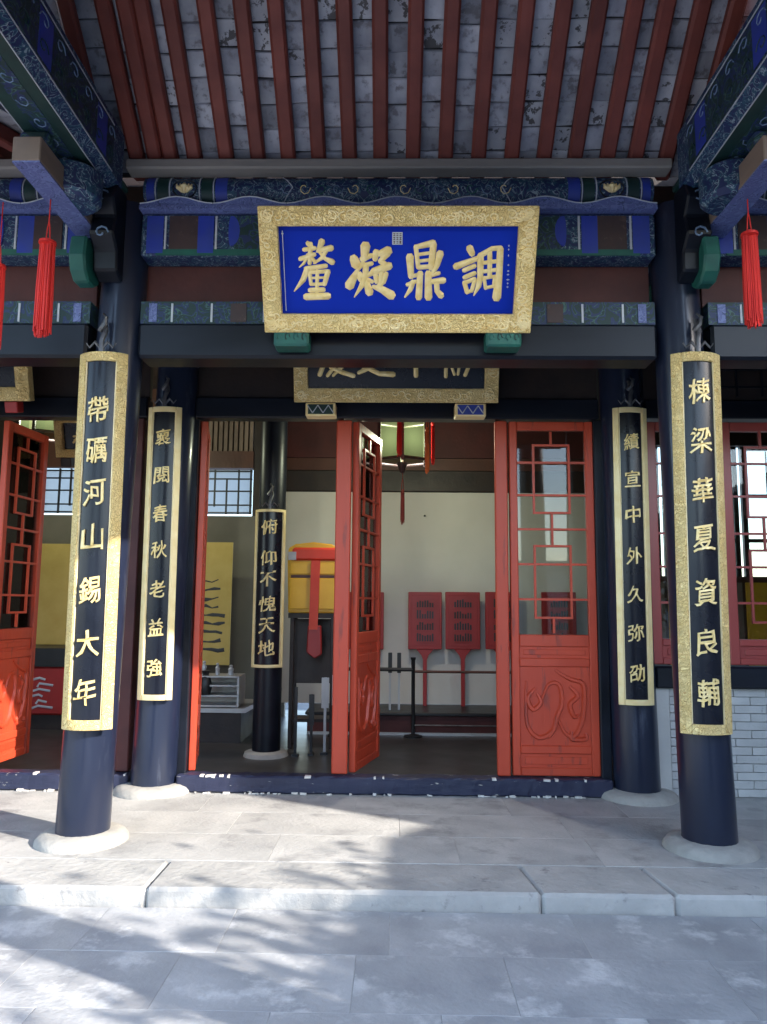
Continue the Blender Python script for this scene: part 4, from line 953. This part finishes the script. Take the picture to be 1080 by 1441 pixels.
def lantern_fill(parent, power):  # point light added inside a lantern to brighten the dim hall
    l = bpy.data.lights.new('fill_light', 'POINT'); l.energy = power; l.shadow_soft_size = .06; l.color = (1.0, .95, .86)
    o = bpy.data.objects.new('fill_light', l); COL.objects.link(o); o.parent = parent; o.location = (0, 0, .22)
lantern_fill(t, 15)
added_lantern = thing('palace_lantern', 'added dark palace lantern with a fill light inside the left bay', 'lantern', (-3.5, 7.3, 3.1))  # this second lantern is added to hold another fill light
for k in range(6):
    x, y_ = hx[k]; x2, y2 = hx[(k+1) % 6]
    MB().box(x-.014, x+.014, y_-.014, y_+.014, 0, .46).build('post', 'darkwood', added_lantern)
    for z in (.03, .42): MB().tube([(x, y_, z), (x2, y2, z)], .014, n=6).build('rail', 'darkwood', added_lantern)
    b = MB(); b.hexa([(x*.93, y_*.93, .05), (x2*.93, y2*.93, .05), (x2*.95, y2*.95, .05), (x*.95, y_*.95, .05), (x*.93, y_*.93, .41), (x2*.93, y2*.93, .41), (x2*.95, y2*.95, .41), (x*.95, y_*.95, .41)]); b.build('glass_panel', 'lglass', added_lantern)
MB().tube([(0, 0, .46), (0, 0, 1.17)], .006, n=5).build('chain', 'iron', added_lantern)
lantern_fill(added_lantern, 20)
tassel('orange tassel at the front of the palace lantern inside', .02, 6.66, 3.12, 2.83, .022, .2, 'tassel', 'lantern tassels inside')
tassel('orange tassel hanging lowest at the right of the palace lantern', .27, 6.60, 3.03, 2.66, .020, .25, 'tasselo', 'lantern tassels inside')
tassel('red tassel hanging just behind the lowest orange tassel', .335, 6.9, 3.16, 2.80, .018, .2, 'tassel', 'lantern tassels inside')
tassel('dark brown tassel hanging under the palace lantern', .055, 7.0, 2.53, 2.25, .020, .2, 'tassel2', 'lantern tassels inside')

# ================================================================== AROUND THE VIEW (shade and reflections)
t = thing('shade_wing', 'unseen grey brick side wing added for shade right of the porch', 'building', (8.6, -3.5, 0))  # unseen wing put here to shade the right half of the ground
MB().box(-2.3, 2.6, -9, 5.1, 0, 3.25).build('brick_wall', 'wallbrick', t)
MB().prism([(-2.95, 3.25), (3.0, 3.25), (3.0, 3.4), (0, 4.55), (-2.95, 3.4)], -9.3, 5.15).build('roof', 'tile', t)
for k in range(4): MB().box(-2.34, -2.29, -7.8+3*k, -6.2+3*k, .9, 2.5).build('window', 'winred', t)
t = thing('shade_pavilion', 'unseen tall brick pavilion added for shade right of the hall', 'building', (8.6, 4.6, 0))  # unseen block shaped to keep direct sun off the closed door leaf
MB().box(-2.3, 2.6, -2.85, 3.0, 0, 5.6).build('brick_wall', 'wallbrick', t)
MB().prism([(-2.95, 5.6), (3.0, 5.6), (3.0, 5.75), (0, 7.7), (-2.95, 5.75)], -2.9, 3.3).build('roof', 'tile', t)
t = thing('reflection_wall', 'pale wall with a tiled coping added behind the viewer for reflections', 'wall', (0, -13, 0))  # added out of view to supply reflections
MB().box(-14, 6, -.25, .25, 0, 2.6).build('wall_face', 'plaster', t)
MB().prism([(-.5, 2.6), (.5, 2.6), (0, 2.95)], -14.1, 6.1, axis='x').build('coping', 'tile', t)
def tree(x, y, h, r, n, lab, seed):
    rnd = random.Random(seed); t = thing('unseen_tree', lab, 'tree', (x, y, 0), group='courtyard trees')
    b = MB(); b.tube([(0, 0, 0), (.05, .02, h*.3), (.0, .1, h*.6), (.1, 0, h*.95)], [.16, .12, .08, .02], n=9)
    tips = []
    for k in range(16):
        z = h*rnd.uniform(.38, .85); a = rnd.uniform(0, 6.28); l = r*rnd.uniform(.6, 1.1)
        e = Vector((l*math.cos(a), l*math.sin(a), z+l*.5)); mid = Vector((0, 0, z)).lerp(e, .5)+Vector((0, 0, -.1))
        b.tube([(0, .05, z), mid, e], [.045, .028, .008], n=5); tips += [mid, e, mid.lerp(e, .5)]
    b.build('trunk', 'bark', t, smooth=True)
    b = bmesh.new()
    for k in range(n):
        c = rnd.choice(tips)+Vector((rnd.gauss(0, .35), rnd.gauss(0, .35), rnd.gauss(0, .3)))
        u = Vector((rnd.uniform(-1, 1), rnd.uniform(-1, 1), rnd.uniform(-1, 1))).normalized(); v = u.orthogonal().normalized(); s = rnd.uniform(.04, .075)
        b.faces.new([b.verts.new(c+u*s), b.verts.new(c+v*s*.5), b.verts.new(c-u*s), b.verts.new(c-v*s*.5)])
    me = bpy.data.meshes.new('crown'); b.to_mesh(me); b.free(); me.materials.append(M['leaf']); link('crown', me, t)
tree(4.9, .35, 2.9, 1.05, 5200, 'dense low unseen tree added right of the porch to dapple the sun', 9)  # added out of view so its leaves break up the sunlight
tree(-7.5, -6.5, 6.0, 1.9, 3000, 'courtyard tree to the left behind the viewer', 6)
